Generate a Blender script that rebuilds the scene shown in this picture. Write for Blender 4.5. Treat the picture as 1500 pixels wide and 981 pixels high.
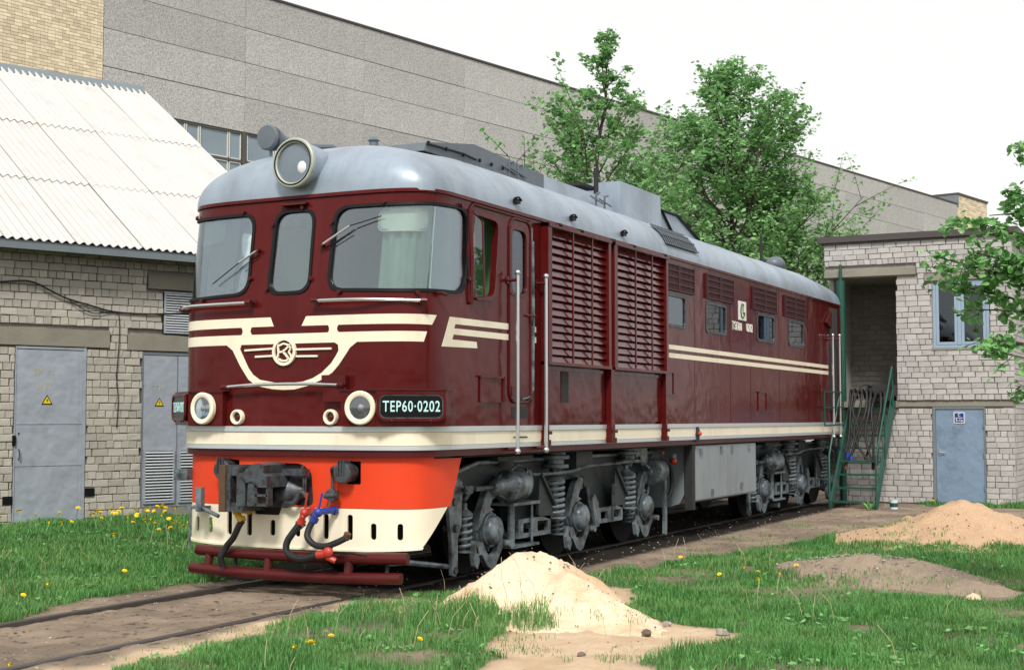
import bpy, math, random
import numpy as np
from mathutils import Vector, Matrix
from mathutils.geometry import delaunay_2d_cdt
random.seed(7); RNG = np.random.default_rng(7)
PI = math.pi
for o in list(bpy.data.objects): bpy.data.objects.remove(o)
SC = bpy.context.scene; COL = SC.collection
# ------------------------------------------------------------------ camera
cam = bpy.data.cameras.new('camera'); camo = bpy.data.objects.new('camera', cam); COL.objects.link(camo)
CAMP = Vector((-13.779, -8.559, 1.748)); yw, pt = math.radians(27.024), math.radians(3.388)
camo.location = CAMP
FWD = Vector((math.cos(yw)*math.cos(pt), math.sin(yw)*math.cos(pt), math.sin(pt)))
camo.rotation_euler = FWD.to_track_quat('-Z', 'Y').to_euler()
cam.sensor_width = 36; cam.lens = 2052.4/1500*36; cam.clip_start = .1; cam.clip_end = 2000
SC.camera = camo
# ------------------------------------------------------------------ sky, sun
SUN_EL, SUN_AZ = 47, 203          # degrees: height, heading the light comes from (measured from +X towards +Y)
W = bpy.data.worlds.new('World'); SC.world = W; W.use_nodes = True
nt = W.node_tree; nt.nodes.clear()
sky = nt.nodes.new('ShaderNodeTexSky'); sky.sky_type = 'NISHITA'; sky.sun_disc = False
sky.sun_elevation = math.radians(SUN_EL); sky.sun_rotation = math.radians(90-SUN_AZ)
sky.dust_density = 4
b1 = nt.nodes.new('ShaderNodeBackground'); b1.inputs[1].default_value = .06
b2 = nt.nodes.new('ShaderNodeBackground'); b2.inputs[0].default_value = (1, .99, .97, 1); b2.inputs[1].default_value = .89
mx = nt.nodes.new('ShaderNodeMixShader'); mx.inputs[0].default_value = .86
wo = nt.nodes.new('ShaderNodeOutputWorld')
nt.links.new(sky.outputs[0], b1.inputs[0]); nt.links.new(b1.outputs[0], mx.inputs[1])
nt.links.new(b2.outputs[0], mx.inputs[2]); nt.links.new(mx.outputs[0], wo.inputs[0])
sl = bpy.data.lights.new('sun', 'SUN'); sl.energy = 2.6; sl.angle = math.radians(12); sl.color = (1, .96, .89)
slo = bpy.data.objects.new('sun', sl); COL.objects.link(slo); slo.location = (-20, -10, 30)
e_, a_ = math.radians(SUN_EL), math.radians(SUN_AZ)
slo.rotation_euler = Vector((-math.cos(e_)*math.cos(a_), -math.cos(e_)*math.sin(a_), -math.sin(e_))).to_track_quat('-Z', 'Y').to_euler()
SC.view_settings.view_transform = 'Standard'; SC.view_settings.look = 'None'
SC.view_settings.exposure = 0.36; SC.view_settings.gamma = 1.0

# ------------------------------------------------------------------ materials
MATS = {}
def mat(name, col, rough=.6, metal=0.0, var=.12, vscale=6, bump=0.0, bscale=30, dirt=None, dirt_amt=0, dirt_scale=2.5,
        island=0.0, fine=0.0, fine_scale=200, coat=0.0, spec=None, rvar=0.0, trans=None, streak=False, dent=0.0, dent_scale=1.2, dramp=(.5, .72)):
    if name in MATS: return MATS[name]
    m = bpy.data.materials.new(name); m.use_nodes = True; MATS[name] = m
    N = m.node_tree.nodes; L = m.node_tree.links; N.clear()
    out = N.new('ShaderNodeOutputMaterial'); p = N.new('ShaderNodeBsdfPrincipled'); L.new(p.outputs[0], out.inputs[0])
    tc = N.new('ShaderNodeTexCoord'); co = tc.outputs['Object']
    def noise(sc, det=4, scale3=None, rough_=.6):
        n = N.new('ShaderNodeTexNoise'); n.inputs['Scale'].default_value = sc; n.inputs['Detail'].default_value = det; n.inputs['Roughness'].default_value = rough_
        if scale3:
            mp = N.new('ShaderNodeMapping'); mp.inputs['Scale'].default_value = scale3; L.new(co, mp.inputs[0]); L.new(mp.outputs[0], n.inputs[0])
        else: L.new(co, n.inputs[0])
        return n.outputs['Fac']
    def math_(op, a, b=0.0, c=None):
        n = N.new('ShaderNodeMath'); n.operation = op
        for i, v in enumerate((a, b) if c is None else (a, b, c)):
            if hasattr(v, 'links'): L.new(v, n.inputs[i])
            else: n.inputs[i].default_value = v
        return n.outputs[0]
    # brightness factor
    f = math_('MULTIPLY_ADD', noise(vscale), 2*var, 1-var)
    if fine: f = math_('MULTIPLY', f, math_('MULTIPLY_ADD', noise(fine_scale, 2), 2*fine, 1-fine))
    if island:
        g = N.new('ShaderNodeNewGeometry'); oi = N.new('ShaderNodeObjectInfo')
        r = math_('FRACT', math_('ADD', g.outputs['Random Per Island'], oi.outputs['Random']))
        f = math_('MULTIPLY', f, math_('MULTIPLY_ADD', r, 2*island, 1-island))
    mc = N.new('ShaderNodeMix'); mc.data_type = 'RGBA'; mc.blend_type = 'MULTIPLY'; mc.inputs[0].default_value = 1
    mc.inputs[6].default_value = (*col, 1)
    cmb = N.new('ShaderNodeCombineColor'); [L.new(f, cmb.inputs[i]) for i in range(3)]; L.new(cmb.outputs[0], mc.inputs[7])
    c = mc.outputs[2]
    if dirt:
        md = N.new('ShaderNodeMix'); md.data_type = 'RGBA'; md.inputs[7].default_value = (*dirt, 1); L.new(c, md.inputs[6])
        rr = N.new('ShaderNodeValToRGB'); rr.color_ramp.elements[0].position = dramp[0]; rr.color_ramp.elements[1].position = dramp[1]
        L.new(noise(dirt_scale, 7, (1, 1, .25) if streak else None, .68), rr.inputs[0])
        L.new(math_('MULTIPLY', rr.outputs[0], dirt_amt), md.inputs[0]); c = md.outputs[2]
    L.new(c, p.inputs['Base Color'])
    p.inputs['Metallic'].default_value = metal; p.inputs['Roughness'].default_value = rough
    if rvar: L.new(math_('MULTIPLY_ADD', noise(3.5, 5), rvar*2, rough-rvar), p.inputs['Roughness'])
    if coat: p.inputs['Coat Weight'].default_value = coat; p.inputs['Coat Roughness'].default_value = .08
    if spec is not None: p.inputs['Specular IOR Level'].default_value = spec
    nrm = None
    if bump:
        b = N.new('ShaderNodeBump'); b.inputs['Strength'].default_value = bump; b.inputs['Distance'].default_value = .01
        L.new(noise(bscale, 4), b.inputs['Height']); nrm = b.outputs[0]
    if dent:
        b = N.new('ShaderNodeBump'); b.inputs['Strength'].default_value = dent; b.inputs['Distance'].default_value = .05
        L.new(noise(dent_scale, 2), b.inputs['Height'])
        if nrm: L.new(nrm, b.inputs['Normal'])
        nrm = b.outputs[0]
    if nrm: L.new(nrm, p.inputs['Normal'])
    if trans:
        t = N.new('ShaderNodeBsdfTranslucent'); L.new(c, t.inputs[0]); mm = N.new('ShaderNodeMixShader'); mm.inputs[0].default_value = trans
        L.new(p.outputs[0], mm.inputs[1]); L.new(t.outputs[0], mm.inputs[2]); L.new(mm.outputs[0], out.inputs[0])
    return m
def glass(name, tint, refl, rough=.02):
    m = bpy.data.materials.new(name); m.use_nodes = True; N = m.node_tree.nodes; L = m.node_tree.links; N.clear()
    out = N.new('ShaderNodeOutputMaterial'); t = N.new('ShaderNodeBsdfTransparent'); t.inputs[0].default_value = (*tint, 1)
    g = N.new('ShaderNodeBsdfGlossy'); g.inputs['Roughness'].default_value = rough; g.inputs[0].default_value = (.9, .95, 1, 1)
    fr = N.new('ShaderNodeFresnel'); fr.inputs[0].default_value = 1.5
    ma = N.new('ShaderNodeMath'); ma.operation = 'MULTIPLY_ADD'; ma.inputs[1].default_value = .8; ma.inputs[2].default_value = refl; L.new(fr.outputs[0], ma.inputs[0])
    mx = N.new('ShaderNodeMixShader'); L.new(ma.outputs[0], mx.inputs[0]); L.new(t.outputs[0], mx.inputs[1]); L.new(g.outputs[0], mx.inputs[2]); L.new(mx.outputs[0], out.inputs[0])
    return m
M_RED = mat('maroon_gloss_paint', (.080, .0066, .0062), .16, var=.25, vscale=2.2, rvar=.10, dirt=(.12, .018, .020), dirt_amt=.6, dirt_scale=1.1, streak=True, dent=.30, dent_scale=2.2, fine=.05, spec=.17)
M_REDG = mat('maroon_glossy_slat', (.080, .006, .0065), .16, var=.2, vscale=3, spec=.7, dent=.15, dent_scale=3)
M_REDM = mat('maroon_matt_paint', (.070, .0065, .007), .34, spec=.3, var=.2, vscale=8, bump=.15, bscale=60)
M_CREAM = mat('cream_paint', (.84, .78, .62), .36, spec=.3, var=.05, vscale=3, dirt=(.45, .38, .25), dirt_amt=.35, dirt_scale=2.2, streak=True, bump=.03)
M_ORANGE = mat('orange_red_paint', (.70, .055, .016), .42, spec=.25, var=.08, vscale=4, dirt=(.55, .07, .03), dirt_amt=.6, dirt_scale=1.8, bump=.12, bscale=25)
M_ALU = mat('dull_aluminium_strip', (.62, .66, .69), .35, .5, var=.08, vscale=12, fine=.1)
M_CHROME = mat('worn_steel_rail', (.62, .64, .66), .28, .85, var=.1, vscale=20)
M_ROOF = mat('blue_grey_roof_paint', (.305, .37, .445), .40, .25, var=.22, vscale=2.0, rvar=.10, dirt=(.17, .19, .22), dirt_amt=.6, dirt_scale=1.4, dramp=(.44, .68), streak=True, dent=.35, dent_scale=2.0, fine=.10, fine_scale=140)
M_ROOFD = mat('dark_grey_roof_fittings', (.125, .15, .175), .5, .2, var=.2, vscale=6)
M_BLACK = mat('black_rubber', (.008, .009, .010), .5, spec=.2, var=.2, bump=.2)
M_DARK = mat('dark_underframe', (.018, .019, .020), .8, var=.3)
M_BOG = mat('grey_bogie_paint', (.175, .215, .245), .33, .15, var=.3, vscale=9, dirt=(.016, .014, .012), dirt_amt=.85, dirt_scale=5, dramp=(.42, .62), bump=.3, bscale=40)
M_BOGL = mat('light_grey_box_paint', (.25, .285, .31), .4, .1, var=.1, vscale=3, dirt=(.10, .10, .10), dirt_amt=.4, dirt_scale=2.2, streak=True, bump=.1)
M_WHEEL = mat('shaded_wheel_steel', (.006, .006, .006), .6, spec=.1, var=.3, vscale=8)  # wheels coloured near black, underbody shade put into the steel
M_GLASS = glass('windscreen_glass', (.84, .91, .91), .09)
M_GLASSD = glass('dark_window_glass', (.30, .38, .42), .045)
M_LENS = glass('lamp_glass', (.8, .85, .88), .10)
M_REFL = mat('lamp_reflector', (.55, .58, .60), .18, .9, var=.1)
M_PLATE = mat('black_number_plate', (.004, .004, .005), .2, spec=.25, var=.1)
M_LETTER = mat('pale_cyan_lettering', (.50, .78, .80), .4, var=.03)
M_WHITE = mat('white_lettering', (.80, .80, .74), .4, var=.03)
M_HOSE = mat('black_air_hose', (.014, .015, .017), .55, spec=.35, var=.3, vscale=15, bump=.4, bscale=80)
M_YEL = mat('yellow_valve_paint', (.62, .36, .02), .4, var=.15)
M_VRED = mat('red_valve_paint', (.42, .035, .02), .4, var=.2)
M_BLUE = mat('blue_valve_paint', (.02, .05, .28), .4, var=.2)
M_GREEN = mat('cab_green_paint', (.10, .30, .12), .5, var=.08)
M_CURT = mat('pale_curtain_cloth', (.50, .66, .54), .9, var=.2, vscale=5, trans=.45)
M_CURTC = mat('cream_curtain_cloth', (.74, .72, .58), .9, var=.2, vscale=5, trans=.4)
M_CABW = mat('cab_wall_grey_green', (.26, .38, .43), .8, var=.1)
M_VISOR = mat('cream_sun_visor', (.75, .74, .62), .5, var=.05)
M_RUST = mat('rusty_steel', (.10, .055, .032), .7, .2, var=.35, vscale=14, bump=.4)
M_BOGD = mat('shaded_dirty_grey_frame', (.050, .060, .066), .5, .1, var=.3, vscale=7, dirt=(.008, .008, .007), dirt_amt=.9, dirt_scale=3.5, bump=.3, bscale=40, spec=.3)  # bogie grey darkened to paint in shade behind the gear, with dirt patches
M_IRON = mat('bluish_cast_steel', (.075, .090, .105), .42, .3, var=.3, vscale=14, dirt=(.035, .022, .017), dirt_amt=.8, dirt_scale=9, dramp=(.45, .6), bump=.4)
M_BRKL = mat('silicate_brick_buff', (.44, .415, .365), .9, var=.12, vscale=9, island=.13, fine=.15, fine_scale=90, bump=.5, bscale=60)
M_BRKR = mat('silicate_brick_grey', (.425, .41, .40), .9, var=.12, vscale=9, island=.13, fine=.15, fine_scale=90, bump=.5, bscale=60)
M_BRKY = mat('yellow_facing_brick', (.72, .61, .44), .9, var=.06, vscale=5, island=.2)
M_MORT = mat('mortar', (.29, .27, .24), .95, var=.25, vscale=10, bump=.6, bscale=50)
M_MORTY = mat('pale_mortar', (.62, .57, .46), .95, var=.1)
M_CONC = mat('rough_concrete', (.26, .245, .20), .95, var=.2, vscale=5, bump=.6, bscale=60, fine=.15, fine_scale=70, dirt=(.12, .115, .10), dirt_amt=.5)
M_PEB = mat('pebble_dash_concrete', (.415, .41, .40), .95, var=.2, vscale=.35, island=.09, fine=.95, fine_scale=19, bump=.5, bscale=30, dirt=(.41, .39, .36), dirt_amt=.4, dirt_scale=.25, streak=True)
M_SLATE = mat('white_asbestos_cement', (.52, .515, .50), .85, var=.05, vscale=2, island=.035, dirt=(.36, .35, .33), dirt_amt=.6, dirt_scale=1.2, streak=False)
M_DOOR = mat('silver_grey_door_paint', (.38, .425, .49), .45, .15, var=.14, vscale=3, dirt=(.22, .24, .27), dirt_amt=.5, dirt_scale=2.3, dent=.45, dent_scale=3.2, fine=.06)
M_DOORB = mat('blue_grey_door_paint', (.20, .285, .40), .45, .1, var=.16, vscale=4, dirt=(.09, .115, .145), dirt_amt=.75, dirt_scale=1.8, dent=.25, dent_scale=5, fine=.15, fine_scale=120)
M_FASC = mat('blue_grey_fascia', (.155, .185, .205), .6, var=.15)
M_FASB = mat('dark_roof_edge', (.06, .05, .05), .6, var=.2)
M_WINB = mat('blue_grey_window_paint', (.27, .36, .47), .5, var=.12, bump=.2)
M_SG = mat('green_stair_paint', (.006, .072, .05), .45, var=.2, vscale=9, dirt=(.03, .06, .05), dirt_amt=.5)
M_SAND = mat('pale_sand', (.76, .60, .43), .95, var=.10, vscale=2.5, fine=.55, fine_scale=55, bump=.7, bscale=22, dirt=(.56, .375, .225), dirt_amt=.95, dirt_scale=1.1, dramp=(.44, .60))
M_SANDD = mat('brown_sand', (.48, .32, .20), .95, var=.14, vscale=2.5, fine=.5, fine_scale=45, bump=.55, bscale=28, dirt=(.38, .25, .15), dirt_amt=.5, dirt_scale=2.0)
M_GRAV = mat('gravelly_earth', (.29, .225, .165), .95, var=.2, vscale=4, fine=.5, fine_scale=60, bump=1, bscale=70, dirt=(.15, .115, .09), dirt_amt=.6, dirt_scale=3)
M_STONE = mat('pebble', (.33, .30, .26), .85, var=.1, island=.5)
M_STONED = mat('dark_clod', (.16, .12, .09), .95, var=.2, island=.3)
M_BARK = mat('bark', (.065, .052, .040), .9, var=.3, vscale=20, bump=.8)
M_LEAF = mat('fresh_leaf', (.24, .46, .18), .5, var=.12, vscale=1.2, island=.42, trans=.42)
M_LEAFR = mat('lime_leaf', (.19, .42, .14), .42, var=.12, vscale=2, island=.40, trans=.35)
M_GRASS = mat('grass_blade', (.095, .275, .065), .6, dirt=(.18, .34, .10), dirt_amt=.7, dirt_scale=.8, dramp=(.45, .62), var=.6, vscale=.9, island=.42, trans=.3)
M_DAND = mat('dandelion_yellow', (.88, .66, .01), .7, var=.05)
M_RAIL = mat('rail_steel', (.09, .082, .078), .45, .5, var=.25, vscale=10)
M_CABLE = mat('black_cable', (.02, .02, .02), .6)
M_FADE = mat('faded_yellow_paint', (.42, .40, .30), .8, var=.1)
M_WARN = mat('warning_yellow', (.80, .58, .02), .5, var=.04)
M_SIGNB = mat('enamel_blue', (.012, .035, .20), .3, var=.05)
M_SIGNW = mat('enamel_white', (.62, .68, .74), .35, var=.05)
M_LOGO = mat('dark_green_logo', (.02, .09, .04), .4, var=.05)
M_PANE = mat('hall_window_pane', (.22, .28, .33), .12, 0, var=.2, vscale=.7)
M_HFR = mat('white_window_frame', (.62, .62, .58), .6, var=.15)
M_HFD = mat('dark_window_mullion', (.085, .08, .075), .7, var=.2)
M_CURTB = mat('beige_curtain', (.30, .23, .17), .9, var=.3, vscale=7)
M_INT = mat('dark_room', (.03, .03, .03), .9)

# ------------------------------------------------------------------ mesh tools
def prop(o, label=None, cat=None, group=None, kind=None):
    for k, v in (('label', label), ('category', cat), ('group', group), ('kind', kind)):
        if v: o[k] = v
    return o
def empty(name, loc=(0, 0, 0), rz=0.0, **k):
    o = bpy.data.objects.new(name, None); COL.objects.link(o); o.location = loc; o.rotation_euler = (0, 0, rz); o.empty_display_size = .3
    return prop(o, **k)
def link(name, me, parent=None, loc=(0, 0, 0), rot=(0, 0, 0), **k):
    o = bpy.data.objects.new(name, me); COL.objects.link(o); o.parent = parent; o.location = loc; o.rotation_euler = rot
    return prop(o, **k)
def frame_of(d):
    d = Vector(d).normalized(); a = Vector((0, 0, 1)) if abs(d.z) < .9 else Vector((1, 0, 0))
    x = a.cross(d).normalized(); return x, d.cross(x).normalized(), d
class MB:
    def __init__(s): s.v = []; s.f = []
    def add(s, vs, fs):
        n = len(s.v); s.v += [tuple(v) for v in vs]; s.f += [tuple(i+n for i in f) for f in fs]; return s
    def box(s, c, d, R=None):
        vs = []
        for z in (-.5, .5):
            for x, y in ((-.5, -.5), (.5, -.5), (.5, .5), (-.5, .5)):
                p = Vector((x*d[0], y*d[1], z*d[2]))
                if R: p = R @ p
                vs.append((p.x+c[0], p.y+c[1], p.z+c[2]))
        return s.add(vs, [(3, 2, 1, 0), (4, 5, 6, 7), (0, 1, 5, 4), (1, 2, 6, 5), (2, 3, 7, 6), (3, 0, 4, 7)])
    def bb(s, x0, x1, y0, y1, z0, z1): return s.box(((x0+x1)/2, (y0+y1)/2, (z0+z1)/2), (abs(x1-x0), abs(y1-y0), abs(z1-z0)))
    def lathe(s, p, d, prof, n=20):
        """prof: (radius, height along d); closes ends whose radius is > 0"""
        x, y, w = frame_of(d); p = Vector(p); vs = []; fs = []
        for r, h in prof:
            for i in range(n):
                a = 2*PI*i/n; q = p+w*h+(x*math.cos(a)+y*math.sin(a))*r; vs.append(q)
        for k in range(len(prof)-1):
            for i in range(n):
                j = (i+1) % n; fs.append((k*n+i, k*n+j, (k+1)*n+j, (k+1)*n+i))
        fs.append(tuple(range(n))[::-1]); fs.append(tuple((len(prof)-1)*n+i for i in range(n)))
        return s.add(vs, fs)
    def cyl(s, p0, p1, r, r2=None, n=14):
        d = Vector(p1)-Vector(p0); return s.lathe(p0, d, [(r, 0), (r if r2 is None else r2, d.length)], n)
    def ring(s, p, d, ro, ri, h, n=24):
        x, y, w = frame_of(d); p = Vector(p); vs = []; fs = []
        for r, hh in ((ro, 0), (ro, h*.8), ((ro*.8+ri*.2), h), ((ro*.3+ri*.7), h), (ri, h*.8), (ri, 0)):
            for i in range(n):
                a = 2*PI*i/n; vs.append(p+w*hh+(x*math.cos(a)+y*math.sin(a))*r)
        for k in range(6):
            for i in range(n):
                j = (i+1) % n; k2 = (k+1) % 6; fs.append((k*n+i, k*n+j, k2*n+j, k2*n+i))
        return s.add(vs, fs)
    def tube(s, pts, r, n=8, r2=None, sub=0):
        pts = [Vector(p) for p in pts]
        if sub: pts = smoothpath(pts, sub)
        m = len(pts); vs = []; fs = []; up = None
        for k, p in enumerate(pts):
            t = (pts[min(k+1, m-1)]-pts[max(k-1, 0)]).normalized()
            if up is None: up, _, _ = frame_of(t)
            x = (up-t*up.dot(t)).normalized(); y = t.cross(x); up = x
            rr = r if r2 is None else r+(r2-r)*k/(m-1)
            for i in range(n):
                a = 2*PI*i/n; vs.append(p+(x*math.cos(a)+y*math.sin(a))*rr)
        for k in range(m-1):
            for i in range(n):
                j = (i+1) % n; fs.append((k*n+i, k*n+j, (k+1)*n+j, (k+1)*n+i))
        fs.append(tuple(range(n))[::-1]); fs.append(tuple((m-1)*n+i for i in range(n)))
        return s.add(vs, fs)
    def prism(s, poly, fn, w0, w1):
        n = len(poly); vs = [fn(u, v, w0) for u, v in poly]+[fn(u, v, w1) for u, v in poly]
        return s.add(vs, [tuple(range(n))[::-1], tuple(range(n, 2*n))]+[(i, (i+1) % n, (i+1) % n+n, i+n) for i in range(n)])
    def sphere(s, c, r, n=10, sc=(1, 1, 1)):
        prof = [(max(1e-4, r*math.sin(PI*k/n)), -r*math.cos(PI*k/n)) for k in range(n+1)]
        i0 = len(s.v); s.lathe((0, 0, 0), (0, 0, 1), prof, 2*n)
        s.v[i0:] = [(v[0]*sc[0]+c[0], v[1]*sc[1]+c[1], v[2]*sc[2]+c[2]) for v in s.v[i0:]]; return s
    def mesh(s, name, m, smooth=35, fix=True):
        me = bpy.data.meshes.new(name); me.from_pydata(s.v, [], s.f)
        if fix:
            import bmesh
            b = bmesh.new(); b.from_mesh(me); bmesh.ops.recalc_face_normals(b, faces=b.faces); b.to_mesh(me); b.free()
        if m: me.materials.append(m)
        if smooth:
            me.polygons.foreach_set('use_smooth', [True]*len(me.polygons)); me.set_sharp_from_angle(angle=math.radians(smooth))
        return me
    def parts(s, margin=.012):
        par = list(range(len(s.v)))
        def find(a):
            while par[a] != a: par[a] = par[par[a]]; a = par[a]
            return a
        for f in s.f:
            a = find(f[0])
            for i in f[1:]: par[find(i)] = a
        comp = {}
        for i in range(len(s.v)): comp.setdefault(find(i), []).append(i)
        C = [(ids, [min(s.v[i][k] for i in ids)-margin for k in range(3)], [max(s.v[i][k] for i in ids)+margin for k in range(3)]) for ids in comp.values()]
        ok = True
        while ok:
            ok = False; out = []
            for c in C:
                hit = [o for o in out if all(c[1][k] <= o[2][k] and c[2][k] >= o[1][k] for k in range(3))]
                if hit:
                    ok = True; ids = c[0]+[i for o in hit for i in o[0]]; c = (ids, [min([c[1][k]]+[o[1][k] for o in hit]) for k in range(3)], [max([c[2][k]]+[o[2][k] for o in hit]) for k in range(3)]); out = [o for o in out if o not in hit]
                out.append(c)
            C = out
        if len(C) == 1: return [s]
        own = {}
        for k, c in enumerate(C):
            for i in c[0]: own[i] = k
        res = []
        for k, c in enumerate(C):
            ids = sorted(c[0]); mp = {i: j for j, i in enumerate(ids)}; q = MB(); q.v = [s.v[i] for i in ids]; q.f = [tuple(mp[i] for i in f) for f in s.f if own[f[0]] == k]; res.append(q)
        return sorted(res, key=lambda q: -len(q.v))
    def build(s, name, m, parent=None, smooth=35, **k):
        if parent is None or k.get('kind') or len(s.v) > 6000 or any(w in name for w in ('lettering', 'emblem', 'clips')): return link(name, s.mesh(name, m, smooth), parent, **k)
        P = s.parts(); return [link(name, q.mesh(name, m, smooth), parent, **k) for q in P][0]
def smoothpath(pts, sub):
    out = []; P = [pts[0]]+list(pts)+[pts[-1]]
    for i in range(1, len(P)-2):
        for k in range(sub):
            t = k/sub; a, b, c, d = P[i-1], P[i], P[i+1], P[i+2]
            out.append(.5*((2*b)+(c-a)*t+(2*a-5*b+4*c-d)*t*t+(3*b-a-3*c+d)*t**3))
    out.append(pts[-1]); return out
def np_mesh(name, V, F, m, attrs=None, smooth=False):
    """V (n,3), F (k,3 or 4) numpy"""
    me = bpy.data.meshes.new(name); k = F.shape[1]
    me.vertices.add(len(V)); me.vertices.foreach_set('co', V.astype(np.float32).ravel())
    me.loops.add(F.size); me.loops.foreach_set('vertex_index', F.astype(np.int32).ravel())
    me.polygons.add(len(F)); me.polygons.foreach_set('loop_start', np.arange(0, F.size, k, dtype=np.int32))
    if smooth: me.polygons.foreach_set('use_smooth', np.ones(len(F), bool))
    for an, av in (attrs or {}).items():
        at = me.attributes.new(an, 'FLOAT', 'POINT'); at.data.foreach_set('value', av.astype(np.float32))
    me.update(calc_edges=True); me.validate(); me.materials.append(m); return me
def rpoly(pts, r, n=6):
    out = []; m = len(pts)
    for i in range(m):
        a, b, c = Vector(pts[i-1]), Vector(pts[i]), Vector(pts[(i+1) % m])
        rr = min(r, (a-b).length*.49, (c-b).length*.49); p, q = b+(a-b).normalized()*rr, b+(c-b).normalized()*rr
        for k in range(n+1):
            t = k/n; out.append(tuple(p*(1-t)**2+b*2*t*(1-t)+q*t*t))
    return out
def rrect(x0, x1, z0, z1, r, n=6): return rpoly([(x0, z0), (x1, z0), (x1, z1), (x0, z1)], r, n)
def grow(poly, e):
    xs = [p[0] for p in poly]; zs = [p[1] for p in poly]; cx, cz = (min(xs)+max(xs))/2, (min(zs)+max(zs))/2
    sx, sz = 1+2*e/(max(xs)-min(xs)), 1+2*e/(max(zs)-min(zs)); return [((x-cx)*sx+cx, (z-cz)*sz+cz) for x, z in poly]
def inpoly(x, z, poly):
    c = False; j = len(poly)-1
    for i in range(len(poly)):
        xi, zi = poly[i]; xj, zj = poly[j]
        if (zi > z) != (zj > z) and x < (xj-xi)*(z-zi)/(zj-zi)+xi: c = not c
        j = i
    return c
def text2d(txt, size, extrude=.004, bold=0.0, sx=1.0, gap=1.0):
    cu = bpy.data.curves.new('lettering', 'FONT'); cu.body = txt; cu.size = size; cu.extrude = extrude; cu.offset = bold; cu.align_x = 'CENTER'; cu.align_y = 'CENTER'
    cu.resolution_u = 3; cu.space_character = gap
    o = bpy.data.objects.new('lettering', cu); COL.objects.link(o)
    me = bpy.data.meshes.new_from_object(o); v = [(a.co.x*sx, a.co.y, a.co.z) for a in me.vertices]; f = [tuple(p.vertices) for p in me.polygons]
    bpy.data.objects.remove(o); return v, f

# ================================================================== LOCOMOTIVE
# body surface: s = arc length round the body from the nose centre (negative = right hand side), z = height over rail
BW, BA, BN, BX = 1.54, .85, 4.5, -2.1
REAR = 15.35
_t = [(0.0, 0.0, 0.0)]
for i in range(1, 1501):
    t = PI/2*i/1500; y = BW*math.sin(t)**(2/BN); x = BA*(1-max(0, math.cos(t))**(2/BN))
    _t.append((_t[-1][0]+math.hypot(x-_t[-1][1], y-_t[-1][2]), x, y))
_ts = np.array([a[0] for a in _t]); _tx = np.array([a[1] for a in _t]); _ty = np.array([a[2] for a in _t])
S1 = _t[-1][0]; SL = (REAR-BA)-(BX+BA); SMAX = 2*S1+SL
def plan(s):
    a = min(abs(s), SMAX); sg = 1 if s > 0 else -1
    if a <= S1: return BX+float(np.interp(a, _ts, _tx)), float(np.interp(a, _ts, _ty))*sg
    if a <= S1+SL: return BX+BA+a-S1, BW*sg
    b = SMAX-a; return REAR-float(np.interp(b, _ts, _tx)), float(np.interp(b, _ts, _ty))*sg
def sp(s, z, off=0.0):
    x, y = plan(s); e = 2e-3
    x1, y1 = plan(s-e); x2, y2 = plan(s+e); tx, ty = x2-x1, y2-y1; l = math.hypot(tx, ty) or 1
    r = max(0, z-2.85)*.15
    if x < BX+BA: x += r*max(0, 1-(x-BX)/BA)**.5
    elif x > REAR-BA: x -= r*max(0, 1-(REAR-x)/BA)**.5
    return (x-ty/l*off, y+tx/l*off, z)
XS = lambda X: -(X-BX-BA+S1)      # side X -> s on the right hand side
def svals(s0, s1, ds=.07):
    out = [s0]; s = s0
    while s < s1-1e-6:
        a = abs(s); step = ds if (a < S1+.3 or a > S1+SL-.4) else .5
        s = min(s1, s+step); out.append(s)
    return out
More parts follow.
